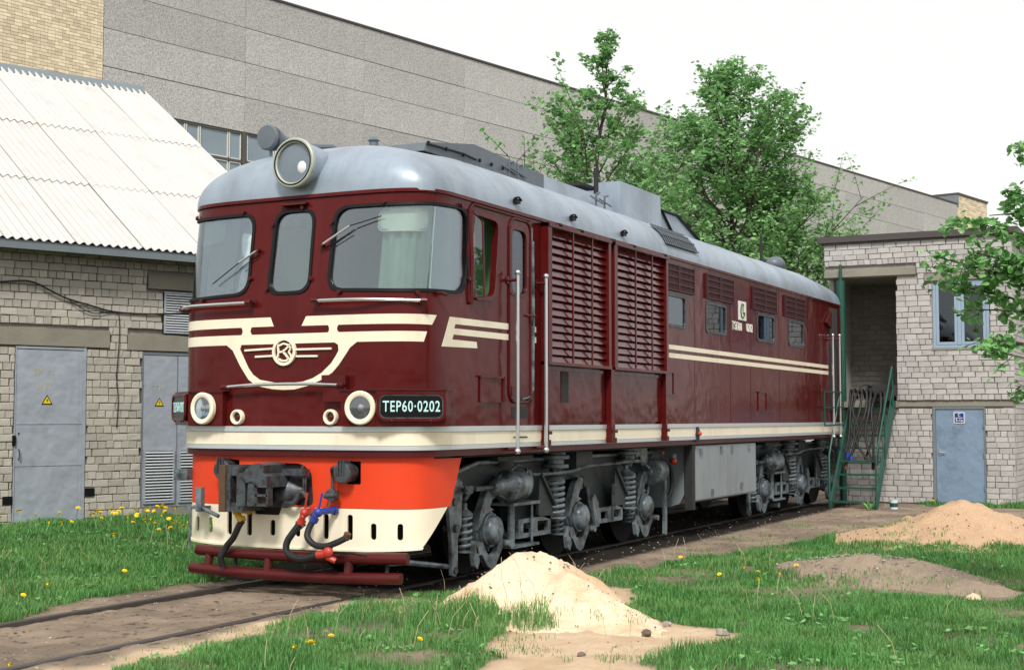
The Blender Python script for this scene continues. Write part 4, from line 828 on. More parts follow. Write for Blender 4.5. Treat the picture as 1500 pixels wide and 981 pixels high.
SAND = [(-1.6, -1.75), (-.3, -2.2), (-.2, -3.0), (-1.9, -3.7), (-2.4, -4.3), (-2.8, -4.9), (-3.5, -4.8), (-4.0, -4.7), (-5.2, -5.3), (-8, -6), (-8, -5), (-5.6, -4.35), (-4.5, -3.6), (-3.1, -3.0), (-2.4, -2.3)]
GRAVEL = [(2.9, -3.9), (3.4, -4.7), (2.6, -5.7), (1.2, -6.5), (.25, -6.6), (.1, -6.1), (.6, -5.2), (1.6, -4.3)]
TUFTS = [(-2.6, -2.15, .75), (-3.6, -2.5, .6)]
def masks(x, y):
    wx = x+(fbm(x, y, 1.6, 21)-.5)*.9; wy = y+(fbm(x, y, 1.6, 31)-.5)*.7
    d = polymask(wx, wy, DIRT); s = polymask(wx, wy, SAND); g = polymask(wx, wy, GRAVEL)
    bare = fbm(x, y, 1.3, 55) > .80
    thin = (x > 1.0) & (y < -1) & (fbm(x, y, 2.2, 75) > .60)
    return d, s, g, bare & (y < -1.2)
def axis(a, b, c, d, fine):
    near = np.arange(b, c+1e-6, fine); L = b-np.geomspace(.1, b-a, 26)[::-1]; R = c+np.geomspace(.1, d-c, 26); return np.concatenate([L, near, R])
gx = axis(-400, -9, 17.5, 600, .07); gy = axis(-500, -9, 8, 500, .07)
GX, GY = np.meshgrid(gx, gy, indexing='ij'); GZ = gz(GX, GY)
far = sstep(14, 40, np.hypot(GX-3, GY)); GZ = GZ*(1-far)
nx, ny = GX.shape; idx = np.arange(nx*ny).reshape(nx, ny)
F = np.stack([idx[:-1, :-1], idx[1:, :-1], idx[1:, 1:], idx[:-1, 1:]], -1).reshape(-1, 4)
d_, s_, g_, b_ = masks(GX, GY)
def blur(a):
    a = a.astype(float)
    for _ in range(2): a[1:-1, 1:-1] = (a[1:-1, 1:-1]*2+a[:-2, 1:-1]+a[2:, 1:-1]+a[1:-1, :-2]+a[1:-1, 2:])/6
    return a
soft = np.clip((fbm(GX, GY, 1.1, 75)-.46)*4.5, 0, 1)*(GY < -1.2)
def groundmat():
    m = bpy.data.materials.new('earth_and_grass_soil'); m.use_nodes = True; N = m.node_tree.nodes; L = m.node_tree.links
    p = N['Principled BSDF']; p.inputs['Roughness'].default_value = .95; p.inputs['Specular IOR Level'].default_value = .15
    tc = N.new('ShaderNodeTexCoord')
    def nz(sc, det=6, r=.65):
        n = N.new('ShaderNodeTexNoise'); n.inputs['Scale'].default_value = sc; n.inputs['Detail'].default_value = det; n.inputs['Roughness'].default_value = r; L.new(tc.outputs['Object'], n.inputs[0]); return n.outputs['Fac']
    def ramp(i, a, b, ca, cb):
        r = N.new('ShaderNodeValToRGB'); r.color_ramp.elements[0].position = a; r.color_ramp.elements[1].position = b; r.color_ramp.elements[0].color = (*ca, 1); r.color_ramp.elements[1].color = (*cb, 1); L.new(i, r.inputs[0]); return r.outputs[0]
    def mix(f, a, b, mode='MIX'):
        x = N.new('ShaderNodeMix'); x.data_type = 'RGBA'; x.blend_type = mode
        if hasattr(f, 'links'): L.new(f, x.inputs[0])
        else: x.inputs[0].default_value = f
        for q, i in ((a, 6), (b, 7)):
            if hasattr(q, 'links'): L.new(q, x.inputs[i])
            else: x.inputs[i].default_value = (*q, 1)
        return x.outputs[2]
    at = lambda n: (lambda a: (setattr(a, 'attribute_name', n), a.outputs['Fac'])[1])(N.new('ShaderNodeAttribute'))
    dirt = mix(ramp(nz(.9), .42, .62, (0, 0, 0), (1, 1, 1)), (.215, .17, .13), (.36, .28, .21))
    dirt = mix(ramp(nz(9, 5, .75), .56, .66, (0, 0, 0), (1, 1, 1)), dirt, (.060, .045, .036))
    dirt = mix(ramp(nz(26, 4, .8), .60, .66, (0, 0, 0), (1, 1, 1)), dirt, (.36, .29, .215))
    sand = mix(ramp(nz(2.5), .40, .65, (0, 0, 0), (1, 1, 1)), (.60, .43, .28), (.74, .57, .41))
    sand = mix(ramp(nz(24, 4, .8), .62, .68, (0, 0, 0), (1, 1, 1)), sand, (.22, .16, .11))
    grn = mix(ramp(nz(4), .4, .6, (0, 0, 0), (1, 1, 1)), (.045, .075, .022), (.09, .085, .04))
    grav = mix(ramp(nz(38, 3, .8), .50, .60, (0, 0, 0), (1, 1, 1)), (.20, .15, .11), (.42, .36, .29))
    dirt = mix(at('oil_shade'), dirt, (.022, .018, .015)); c = mix(at('grass'), dirt, grn); c = mix(at('sand'), c, sand); c = mix(at('gravel'), c, grav); L.new(c, p.inputs['Base Color'])
    b = N.new('ShaderNodeBump'); b.inputs['Strength'].default_value = .9; b.inputs['Distance'].default_value = .03; L.new(nz(22, 8, .8), b.inputs['Height']); L.new(b.outputs[0], p.inputs['Normal'])
    return m
lens = (polymask(GX+(fbm(GX, GY, 2, 5)-.5)*1.2, GY+(fbm(GX, GY, 2, 6)-.5)*.8, [(-9, -1.7), (-5, -1.55), (-2, -1.95), (-1.6, -1.2), (-3.2, -.95), (-4.4, -1.25), (-9, -.9)]) )
me = np_mesh('ground', np.stack([GX, GY, GZ], -1).reshape(-1, 3), F, groundmat(), dict(oil_shade=blur((np.abs(GY) < 1.75) & (GX > -1.6+.5*fbm(GX, GY, 2, 66)) & (GX < 15.5)).ravel(), grass=(blur(~d_ & ~s_ & ~g_ & ~b_)*(1-.8*soft)).ravel(), sand=blur(s_ | lens).ravel(), gravel=np.maximum(blur(g_)*.9, 0).ravel()), True)  # oily ground under the locomotive, painted near black to stand in for its shade
link('ground', me, kind='structure')

# mounds
def mound(name, cx, cy, R, hf, m, seed, step=.045, **k):
    a = np.arange(-R, R+1e-6, step); X, Y = np.meshgrid(a, a, indexing='ij'); H = hf(X, Y)
    H = H+(fbm(X+cx, Y+cy, 3, seed)-.5)*.22*np.clip(H/.3, 0, 1)+(fbm(X+cx, Y+cy, 11, seed+3, 3)-.5)*.055*np.clip(H/.05, 0, 1)
    Z = gz(X+cx, Y+cy)-.02+H; keep = H > .004
    n = X.shape[0]; idx = np.arange(n*n).reshape(n, n); q = keep[:-1, :-1] | keep[1:, :-1] | keep[1:, 1:] | keep[:-1, 1:]
    F = np.stack([idx[:-1, :-1], idx[1:, :-1], idx[1:, 1:], idx[:-1, 1:]], -1)[q]
    Z = np.where(H < .012, Z-.03, Z)
    return link(name, np_mesh(name, np.stack([X, Y, Z], -1).reshape(-1, 3), F, m, None, True), loc=(cx, cy, 0), **k), (lambda x, y: hf(np.asarray(x)-cx, np.asarray(y)-cy))
def bump_(X, Y, x0, y0, rx, ry, ang, h, pw=1.0, flat=.12):
    c, s = math.cos(ang), math.sin(ang); u = ((X-x0)*c+(Y-y0)*s)/rx; v = (-(X-x0)*s+(Y-y0)*c)/ry; r = np.sqrt(u*u+v*v); return h*np.clip(1-(np.sqrt(r*r+flat**2)-flat*.6), 0, 1)**pw
H1 = lambda X, Y: np.maximum.reduce([bump_(X, Y, 0, 0, .98, .84, .3, .56, .95), bump_(X, Y, -.35, -.48, 1.25, .62, -2.1, .36, 1.15), bump_(X, Y, -.70, -1.0, 1.1, .5, -2.25, .12, 1.3), bump_(X, Y, -.55, -.25, 1.35, .8, .6, .17, 1.3)])
sand1, hf1 = mound('sand_heap', -1.86, -2.70, 2.9, H1, M_SAND, 4, label='pale sand heap in the foreground, almost white on top, beside the near bogie', cat='sand heap')
H2 = lambda X, Y: np.maximum.reduce([bump_(X, Y, 0, 0, 1.55, 1.35, .1, .62, 1.0), bump_(X, Y, -.1, .25, 1.9, 1.75, .1, .33, 1.1), bump_(X, Y, -.1, -.8, 1.7, 1.6, .1, .34, 1.2)])
sand2, hf2 = mound('sand_heap', 7.0, -5.15, 3.2, H2, M_SANDD, 14, .06, label='wide brown sand heap in front of the blue grey door of the brick building', cat='sand heap')
H3 = lambda X, Y: np.maximum.reduce([bump_(X, Y, 0, 0, 1.35, .95, 1.15, .28, .9, .3), bump_(X, Y, -.7, -.9, .9, .5, 1.1, .14, 1, .3)])
grav, hf3 = mound('gravel_mound', 1.9, -5.0, 2.2, H3, M_GRAV, 24, label='low mound of gravelly earth in the grass between the two sand heaps', cat='mound')
def hgt(x, y):
    x = np.asarray(x, float); y = np.asarray(y, float); return gz(x, y)+np.maximum.reduce([hf1(x, y), hf2(x, y), hf3(x, y)])*.97
# loose stones
def stone_mesh(seed):
    r = random.Random(seed); mb = MB(); mb.sphere((0, 0, 0), 1, 4, (1, .75, .6)); mb.v = [tuple(c*(1+r.uniform(-.32, .22)) for c in v) for v in mb.v]; return mb
def stones(name, pts, m, sizes, **k):
    V = []; Fq = MB()
    for (x, y), s_ in zip(pts, sizes):
        sm = stone_mesh(random.randint(0, 9999)); a = random.uniform(0, PI); z = float(hgt(x, y)); ca, sa = math.cos(a), math.sin(a)
        Fq.add([((v[0]*ca-v[1]*sa)*s_+x, (v[0]*sa+v[1]*ca)*s_+y, v[2]*s_+z+s_*.2) for v in sm.v], sm.f)
    return Fq.build(name, m, None, 40, **k)
rn = random.Random(3)
P = [(1.9+rn.gauss(0, .55), -5.0+rn.gauss(0, .75)) for _ in range(1100)]; stones('gravel_stones', P, M_STONE, [rn.choice((.004, .006, .008, .015))*rn.uniform(.7, 1.3) for _ in P], kind='stuff')
P = [(-1.9+rn.gauss(0, .9), -3.4+rn.gauss(0, .9)) for _ in range(220)]; stones('pebbles', P, M_STONED, [rn.uniform(.004, .014) for _ in P], kind='stuff')
P = [(6.6+rn.gauss(0, .9), -5.1+rn.gauss(0, 1.2)) for _ in range(160)]; stones('pebbles', P, M_STONED, [rn.uniform(.006, .02) for _ in P], kind='stuff')
P = [(rn.uniform(-7, 13), rn.uniform(-3, 1.6)) for _ in range(900)]+[(rn.uniform(5, 15), rn.uniform(-8, -1.6)) for _ in range(500)]; stones('pebbles', P, M_STONE, [rn.uniform(.004, .016) for _ in P], kind='stuff')
for i, (x, y, s_, m_, lb) in enumerate(((-3.15, -4.35, .05, M_STONED, 'dark stone lying in the sand at the foot of the pale heap'), (-2.5, -4.28, .045, M_STONE, 'grey stone where the pale sand heap runs out'), (-2.75, -4.85, .075, M_STONE, 'pale concrete lump half buried at the end of the sand spill'), (-2.35, -4.9, .075, M_STONED, 'brown clod beside the concrete lump'), (-4.2, -4.25, .04, M_STONED, 'small dark stone nearest the camera in the sand'), (.25, -6.35, .09, M_SAND, 'sandy lump on the lower edge of the gravel mound'), (.05, -5.95, .06, M_STONE, 'flat pale stone in the grass below the gravel mound'))):
    o = stones('stone', [(x, y)], m_, [s_], label=lb, cat='stone')

# track
TR = empty('railway_track', (0, 0, 0), label='sunken railway track with worn rails running under the locomotive', cat='railway track')
for y in (-.80, .80):
    prof = [(-.036, .005), (-.036, -.03), (-.012, -.05), (-.012, -.14), (.012, -.14), (.012, -.05), (.036, -.03), (.036, .005), (.028, .014), (-.028, .014)]
    MB().prism([(a+y, z-(.034 if y < 0 else .012)) for a, z in prof], lambda u, v, w: (w, u, v), -30, 40).build('rail', M_RAIL, TR, None)

# ================================================================== BRICKWORK
def chamfer_mesh(L, D, H, m, seed, c=.005):
    r = random.Random(seed); mb = MB(); vs = []
    hx, hy, hz = L/2, D/2, H/2
    j = lambda: r.uniform(-.003, .003)
    # front face inset + bevel ring + body
    f = [(-hx+c, -hz+c), (hx-c, -hz+c), (hx-c, hz-c), (-hx+c, hz-c)]; g = [(-hx, -hz), (hx, -hz), (hx, hz), (-hx, hz)]
    k = r.choice([0, 0, 1, 2])
    for i, (x, z) in enumerate(f):
        e = r.uniform(.006, .02) if k and r.random() < .35 else 0
        vs.append((x-math.copysign(e, x)+j(), -hy+j(), z-math.copysign(e, z)+j()))
    for i, (x, z) in enumerate(g): vs.append((x+j(), -hy+c, z+j()))
    for x, z in g: vs.append((x, hy, z))
    fs = [(0, 1, 2, 3)]+[(i, i+4, (i+1) % 4+4, (i+1) % 4) for i in range(4)]+[(i+4, i+8, (i+1) % 4+8, (i+1) % 4+4) for i in range(4)]
    mb.add(vs, fs); return mb
def brickwall(parent, m, fn, u0, u1, z0, z1, openings, near, pat, course=.113, name='brick', yoff=0.0, singles=300, vis=None, seed=1, blen=.25, j=.009):
    """fn(u,z)->parent-local centre; bricks face local -Y of parent rotated by nothing. near(u,z)->distance"""
    rr = random.Random(seed); items = []
    k = 0; z = z0
    while z+course*.6 < z1:
        h = min(course, z1-z)-j; st = pat(k); L = blen if st == 'S' else blen/2; off = rr.uniform(-.03, .03)+(0 if k % 4 < 2 else blen*.5*(.5 if st == 'S' else .5)); off += (blen/4 if k % 2 else 0)
        u = u0-off % L
        while u < u1:
            a, b = max(u, u0), min(u+L, u1); u += L
            segs = [(a, b)]
            for ou0, ou1, oz0, oz1 in openings:
                if z+h > oz0+.01 and z < oz1-.01:
                    ns = []
                    for p, q in segs:
                        if q <= ou0 or p >= ou1: ns.append((p, q))
                        else:
                            if p < ou0: ns.append((p, ou0))
                            if q > ou1: ns.append((ou1, q))
                    segs = ns
            for p, q in segs:
                if q-p > .035: items.append(((p+q)/2, z+h/2+j/2, q-p-j, h))
        z += course; k += 1
    vi = [it for it in items if vis is None or vis(it[0], it[1])]; vi.sort(key=lambda it: near(it[0], it[1])-(it[2]*4)); sel = set(map(id, vi[:singles]))
    cache = {}; joined = MB()
    for it in items:
        u, z, L, h = it; du, dy, dz = rr.uniform(-.004, .004), rr.uniform(-.004, .004)+yoff, rr.uniform(-.003, .003); Lq = max(.03, round(L/.03)*.03 if L < .22 else .238)
        Lq = min(Lq, L); key = (round(Lq, 2), round(h, 2), rr.randint(0, 4))
        if id(it) in sel:
            if key not in cache: cache[key] = chamfer_mesh(Lq, .06, h, m, rr.randint(0, 999)).mesh(name, m, None, fix=False)
            link(name, cache[key], parent, (u+du, dy, z+dz))
        else:
            c = chamfer_mesh(L, .06, h, m, rr.randint(0, 999)); joined.add([(v[0]+u+du, v[1]+dy, v[2]+z+dz) for v in c.v], c.f)
    if joined.v: link(name+'work', joined.mesh(name+'work', m, None, fix=False), parent, kind='stuff')
def plaque(parent, name, x0, x1, y0, y1, z0, z1, m, smooth=None): return MB().bb(x0, x1, y0, y1, z0, z1).build(name, m, parent, smooth)
def ltext(parent, name, txt, x, y, z, size, m, sx=.8, bold=0, ex=.002):
    v, f = text2d(txt, size, ex, bold, sx); return MB().add([(x+a, y-c, z+b_) for a, b_, c in v], f).build(name, m, parent, None)

# ================================================================== LEFT: substation building   (local x along wall, y into the building)
RZ = math.radians(-22)
LH = empty('substation_building', (1.77, 6.5, 0), RZ, label='low buff brick substation with white corrugated roof and silver grey steel doors', cat='building')
def lh_near(u, z):
    p = Vector((1.77+u*math.cos(RZ), 6.5+u*math.sin(RZ), z)); return (p-CAMP).length
OPL = [(-1.02, .06, .20, 2.79), (-1.6, .41, 2.79, 3.06), (.70, 3.4, 2.77, 3.02), (.945, 2.0, .40, 2.77), (1.28, 2.15, 3.04, 3.70), (1.0, 2.1, 3.72, 3.95)]
brickwall(LH, M_BRKL, None, -5.0, 3.6, .05, 4.22, OPL, lh_near, lambda k: 'S' if (k % 2 == 0) else 'H', vis=lambda u, z: -1.35 < u < 1.85)
plaque(LH, 'wall_core', -5.0, 3.6, .021, .25, 0.0, 4.22, M_MORT)
plaque(LH, 'wall_end', 3.35, 3.6, .26, 12, 0.0, 4.22, M_BRKL)
MB().prism([(.25, 4.22), (12, 4.22), (6.1, 8.1)], lambda u, v, w: (w, u, v), 3.4, 3.6).build('gable_wall', M_BRKL, LH, None)
for a, b_, z0, z1 in ((-1.65, .405, 2.795, 3.055), (.705, 3.4, 2.775, 3.015), (1.02, 2.08, 3.725, 3.945)):
    mb = MB(); nseg = 14; top = [(a+(b_-a)*i/nseg, z1+random.uniform(-.012, .006)) for i in range(nseg+1)]; mb.prism([(a, z0), (b_, z0)]+top[::-1], lambda u, v, w: (u, w, v), -.045, .05); mb.build('concrete_lintel', M_CONC, LH, None)
# doors
d = MB(); d.bb(-.99, .0, -.02, .01, .26, 2.735); D1 = d.build('steel_door', M_DOOR, LH, None, label='silver grey steel door with faded TP lettering')
m = MB(); m.bb(0.003, .05, -.035, .03, .2, 2.78); m.bb(-1.01, -.995, -.03, .03, .2, 2.78); m.bb(-.99, 0, -.03, .03, 2.745, 2.78); m.build('door_frame', M_DOOR, D1, None)
m = MB(); m.bb(-.99, 0, -.026, -.0205, 1.66, 1.672); m.bb(-.99, 0, -.026, -.0205, 1.06, 1.07); m.bb(-.06, -.055, -.024, -.0205, .28, 2.72); m.build('door_seam', M_DOOR, D1, None)
m = MB(); m.tube([(-.94, -.02, 1.30), (-.94, -.06, 1.29), (-.94, -.06, 1.17), (-.94, -.02, 1.16)], .008, 6); m.build('door_handle', M_DARK, D1)
m = MB(); m.bb(-1.04, -.99, -.05, .0, 1.36, 1.50); m.bb(-.95, -.93, -.024, -.0205, 1.51, 1.54); m.bb(-1.16, -1.02, -.04, 0, .52, .64); m.bb(.05, .2, -.05, 0, .60, .72); m.build('door_lock', M_BLACK, D1, None)
def warn(parent, x, z, h):
    w = h*.58; t = MB(); t.prism([(x-w, z), (x+w, z), (x, z+h)], lambda u, v, ww: (u, ww, v), -.0262, -.0215); t = t.build('warning_sign', M_BLACK, parent, None)
    e = h*.09; MB().prism([(x-w+e*1.7, z+e), (x+w-e*1.7, z+e), (x, z+h-e*1.9)], lambda u, v, ww: (u, ww, v), -.0285, -.0265).build('sign_face', M_WARN, t, None)
    MB().prism([(x+.10*h, z+.66*h), (x-.10*h, z+.40*h), (x+.01*h, z+.40*h), (x-.06*h, z+.16*h), (x+.12*h, z+.46*h), (x+.02*h, z+.46*h)], lambda u, v, ww: (u, ww, v), -.0305, -.0288).build('sign_bolt', M_BLACK, t, None)
warn(D1, -.535, 1.945, .14)
ltext(D1, 'door_lettering', 'TP', -.69, -.0215, 2.405, .15, M_FADE, .75); ltext(D1, 'door_lettering', '№2', -.50, -.0215, 2.40, .11, mat('very_faded_paint', (.36, .37, .37), .8), .8); ltext(D1, 'door_lettering', '04 kV', -.58, -.0215, 2.20, .14, M_FADE, .72)
# second door with louvres
d = MB(); d.bb(.965, 1.53, -.02, .01, .40, 2.70); D2 = d.build('steel_door', M_DOOR, LH, None, label='narrow silver grey steel door with a louvre at its foot')
d = MB(); d.bb(1.55, 2.0, -.022, .01, .40, 2.70); D3 = d.build('steel_door', M_DOOR, LH, None, label='second leaf of the louvred steel door, mostly behind the locomotive')
m = MB(); m.bb(.945, .963, -.03, .03, .38, 2.76); m.bb(.963, 2.0, -.025, .03, 2.71, 2.76); m.bb(1.533, 1.547, -.015, .03, .4, 2.7); m.build('door_frame', M_FASC, D2, None)
m = MB(); m.bb(.965, 2.0, -.035, .04, .24, .39); m.build('door_sill', M_CONC, LH, None)
warn(D2, 1.235, 1.93, .13); ltext(D2, 'door_lettering', 'T1', 1.20, -.0215, 2.20, .14, M_FADE, 1.0)
def louvre(parent, x0, x1, z0, z1, n, y=-.025, dark=M_BLACK):
    m = MB(); m.bb(x0, x1, y, y+.004, z0, z1); m.build('louvre_backing', dark, parent, None)
    m = MB(); t = .028; m.bb(x0, x1, y-.02, y-.001, z0, z0+t); m.bb(x0, x1, y-.02, y-.001, z1-t, z1); m.bb(x0, x0+t, y-.021, y-.001, z0+t, z1-t); m.bb(x1-t, x1, y-.021, y-.001, z0+t, z1-t); m.build('louvre_frame', M_DOOR, parent, None)
    s = MB().box((0, 0, 0), (x1-x0-2*t, .022, (z1-z0)/n*.42), Matrix.Rotation(math.radians(-25), 3, 'X')).mesh('slat', M_ALU, None)
    for i in range(n): link('slat', s, parent, ((x0+x1)/2, y-.010, z0+t+(z1-z0-2*t)*(i+.5)/n))
louvre(D2, .985, 1.50, .45, 1.27, 17); louvre(D3, 1.57, 1.98, .45, 1.27, 17)
v = MB().bb(1.29, 2.14, .0, .02, 3.05, 3.69).build('vent_grille', M_BLACK, LH, None); louvre(v, 1.285, 2.145, 3.05, 3.69, 15, -.03)
# eave, roof sheets
plaque(LH, 'eave_fascia', -5.2, 3.9, -.44, -.40, 4.13, 4.255, M_FASC); plaque(LH, 'eave_soffit', -5.2, 3.9, -.40, .3, 4.165, 4.21, M_FASC)
TA = .615; ra = math.atan(TA)
def sheet(L, seed):
    n = 64; rr = random.Random(seed); V = []; per = 1.05/8
    for t in (0, .5, 1):
        for i in range(n+1):
            x = -.518+1.036*i/n; V.append((x, t*L, .021*math.cos(2*PI*x/per)))
    V2 = [(x, y, z-.010) for x, y, z in V]; N_ = n+1; mb = MB(); mb.v = V+V2; o = len(V)
    for r_ in range(2):
        for i in range(n): a = r_*N_+i; mb.f += [(a, a+1, a+1+N_, a+N_), (a+o, a+N_+o, a+1+N_+o, a+1+o)]
    for i in range(n): mb.f += [(i, i+o, i+1+o, i+1), (2*N_+i, 2*N_+i+1, 2*N_+i+1+o, 2*N_+i+o)]
    mb.f += [(0, N_, N_+o, o), (N_, 2*N_, 2*N_+o, N_+o), (n, n+o, n+N_+o, n+N_), (n+N_, n+N_+o, n+2*N_+o, n+2*N_)]
    return mb.mesh('roof_sheet', M_SLATE, 40, fix=False)
rows = [(-.47, 1.62, 0), (1.46, 3.75, .016), (3.6, 6.1, .032)]
for y0, y1, dz in rows:
    me_ = sheet((y1-y0)/math.cos(ra), 1)
    for i in range(9):
        x = 1.75+.525+1.05-.0+ (-i)*1.05; zc = 4.285+(y0+.45)*TA+dz
        o = link('roof_sheet', me_, LH, (x, y0, zc+random.uniform(-.003, .003)), (ra+random.uniform(-.002, .002), random.uniform(-.004, .004), random.uniform(-.002, .002)))
plaque(LH, 'roof_deck', -6.6, 3.7, 0, 0.001, 4.2, 4.201, M_DARK)
bpy.data.objects.remove(bpy.data.objects['roof_deck'])
MB().prism([(-.4, 4.21), (12.4, 4.21), (6.1, 8.17)], lambda u, v, w: (w, u, v), -6.0, 3.75).build('roof_core', M_DARK, LH, None)
m = MB(); m.prism([(5.86, 8.20), (6.1, 8.40), (6.35, 8.30), (6.35, 8.27), (6.1, 8.36), (5.88, 8.16)], lambda u, v, w: (w, u, v), -6.6, 3.88); m.build('ridge_cap', M_FASC, LH, None)
m = MB(); m.bb(.85, .87, 5.83, 5.9, 8.17, 8.25); 
m = MB(); m.prism([(6.1, 8.30), (12.5, 4.2), (12.5, 4.15), (6.1, 8.2)], lambda u, v, w: (w, u, v), -6.0, 3.85); m.build('rear_roof_slope', M_SLATE, LH, None)
# cable
cb = [(-1.9, -.06, 3.58), (-1.24, -.07, 3.68), (-.85, -.08, 3.71), (-.55, -.08, 3.60), (-.3, -.07, 3.50), (.05, -.06, 3.42), (.45, -.05, 3.34), (1.0, -.05, 3.33), (1.6, -.05, 3.37), (2.2, -.05, 3.4)]
CBL = MB().tube(cb, .014, 6, sub=5).build('electric_cable', M_CABLE, None, loc=(1.77, 6.5, 0), rot=(0, 0, RZ), label='black electric cable sagging along the substation wall above the doors', cat='cable')
MB().tube([(-.3, -.06, 3.51), (-.05, -.07, 3.36), (.15, -.06, 3.30), (.45, -.05, 3.335)], .008, 5, sub=5).build('loose_strand', M_CABLE, CBL)
MB().tube([(.50, -.055, 3.34), (.545, -.05, 3.26), (.55, -.055, 2.9), (.52, -.05, 2.4), (.55, -.05, 2.0), (.53, -.05, 1.6)], .007, 5, sub=5).build('down_lead', M_CABLE, CBL)

# ================================================================== HALL (far)
HA = math.radians(-12.6)
HL = empty('assembly_hall', (26.65, 22.95, 0), HA, label='long factory hall of grey pebble-dash concrete panels with a yellow brick end', cat='building')
plaque(HL, 'hall_core', -30, 69, .25, 18, 0, 17.0, M_CONC)
NP = 11; PH = 1.28; ztop = 17.25
pm = {}
for i in range(-1, NP):
    for r_ in range(4):
        zt = ztop-.05-r_*PH if r_ else ztop; zb = ztop-.05-(r_+1)*PH
        key = r_ == 0
        if key not in pm:
            c = MB(); hh = (zt-zb-.016)/2; c.add([(-2.993, 0, -hh), (2.993, 0, -hh), (2.993, 0, hh), (-2.993, 0, hh), (-2.985, -.012, -hh+.01), (2.985, -.012, -hh+.01), (2.985, -.012, hh-.01), (-2.985, -.012, hh-.01), (-2.993, .25, -hh), (2.993, .25, -hh), (2.993, .25, hh), (-2.993, .25, hh)],
                                                [(4, 5, 6, 7), (0, 1, 5, 4), (1, 2, 6, 5), (2, 3, 7, 6), (3, 0, 4, 7), (1, 0, 8, 9), (2, 1, 9, 10), (3, 2, 10, 11), (0, 3, 11, 8)]); pm[key] = c.mesh('wall_panel', M_PEB, None)
        link('wall_panel', pm[key], HL, (6*i+3, random.uniform(-.006, .006), (zt+zb)/2))
for z0, z1 in ((0, 7.2),):
    plaque(HL, 'lower_wall', -6, 66, 0, .25, z0, z1, M_PEB)
m = MB(); m.bb(-6.0, 66, -.06, .1, ztop, ztop+.08); m.build('roof_coping', M_FASB, HL, None)
# window band
plaque(HL, 'window_reveal', -6, 66, .2, .24, 7.2, 12.1, M_INT)
cols = [(-6, 0), (0, 6), (6, 12), (12, 18), (18, 24)]
for x0, x1 in cols:
    fr = MB(); fr.bb(x0-.09, x0+.09, .0, .15, 7.2, 12.08)
    for z in (7.25, 8.5, 9.75, 11.0, 12.05): fr.bb(x0+.09, x1-.09, .02, .14, z-.05, z+.05)
    wx_ = [x0+.12, x0+1.45, x0+2.0, x0+3.4, x0+4.0, x0+5.3, x1-.12]
    wf = fr.build('window_band', M_HFD, HL, None)
    for a, b_ in zip(wx_[:-1], wx_[1:]):
        for z in (7.3, 8.55, 9.8, 11.05):
            p = MB(); p.bb(a+.03, b_-.03, .07, .08, z, z+1.15); p.build('pane', M_PANE, wf, None)
    m = MB()
    for a, b_ in zip(wx_[:-1], wx_[1:]):
        for z in (7.3, 8.55, 9.8, 11.05):
            m.bb(a+.02, b_-.02, .03, .07, z, z+.04); m.bb(a+.02, b_-.02, .03, .07, z+1.11, z+1.15); m.bb(a+.02, a+.06, .03, .07, z, z+1.15); m.bb(b_-.06, b_-.02, .03, .07, z, z+1.15)
    m.build('window_frame', M_HFR, wf, None)
plaque(HL, 'window_infill', 24, 66, .0, .19, 7.2, 12.1, M_PEB)
# yellow brick left end and right tower
plaque(HL, 'brick_backing', -30, -6.02, -.02, .2, 0, 19.5, M_MORTY)
bm = MB(); rr = random.Random(5); z = 8.5; k = 0
while z < 19.4:
    u = -16.0-(.13 if k % 2 else 0)
    while u < -6.04:
        L = .26 if rr.random() > .25 else .13; e = min(u+L, -6.03); 
        if e-u > .05: bm.bb(u+.008, e-.008, -.045+rr.uniform(0, .006), -.02, z+.008, z+.10)
        u = e if e < -6.03 else 0
    z += .108; k += 1
bm.build('brickwork', M_BRKY, HL, None, kind='stuff')
TW = empty('brick_stair_tower', tuple(HL.matrix_basis @ Vector((66.02, 0, 0))), HA, label='yellow brick stair tower with metal coping at the far end of the hall', cat='tower')
plaque(TW, 'tower_wall', 0, 5.6, -.03, 10, 0, 17.95, M_MORTY); m = MB(); m.bb(-.1, 5.7, -.12, 10, 17.95, 18.1); m.build('tower_coping', M_FASB, TW, None)
m = MB(); m.bb(-.08, -.0, -.1, 2, 17.1, 17.95); m.build('tower_flashing', M_FASC, TW, None)
bm = MB(); z = 12; k = 0
while z < 17.9:
    u = -(.25 if k % 2 else 0)
    while u < 5.6:
        a, e = max(0, u), min(u+.5, 5.6)
        if e-a > .05: bm.bb(a+.012, e-.012, -.055, -.03, z+.01, z+.15)
        u += .5
    z += .16; k += 1
bm.build('brickwork', M_BRKY, TW, None, kind='stuff')

# ================================================================== RIGHT: two storey brick building (front at x = 15.6, faces -X). local x -> world -y, local y -> world +x
RB = empty('pump_house', (15.6, -1.03, 0), -PI/2, label='two storey grey brick building with a recessed landing, blue grey window and door', cat='building')
WD_ = 3.75
def rb_near(u, z): return (Vector((15.6, -1.03-u, z))-CAMP).length
OPR = [(2.165, 3.20, 0, 1.98), (0, 5, 1.96, 2.10), (-1, 1.48, 2.05, 4.70), (2.20, 3.33, 3.17, 4.545), (-1, 1.90, 4.68, 4.85), (2.05, 3.5, 4.545, 4.70)]
brickwall(RB, M_BRKR, None, 0, WD_, .02, 2.0, OPR, rb_near, lambda k: 'S' if k % 4 else 'H', seed=3, singles=110)
brickwall(RB, M_BRKR, None, 0, WD_+.03, 2.11, 5.42, OPR, rb_near, lambda k: 'S' if k % 5 else 'H', seed=4, yoff=-.04, singles=190)
plaque(RB, 'wall_core', 0.0, WD_, .021, .25, 0, 1.98, M_MORT); 
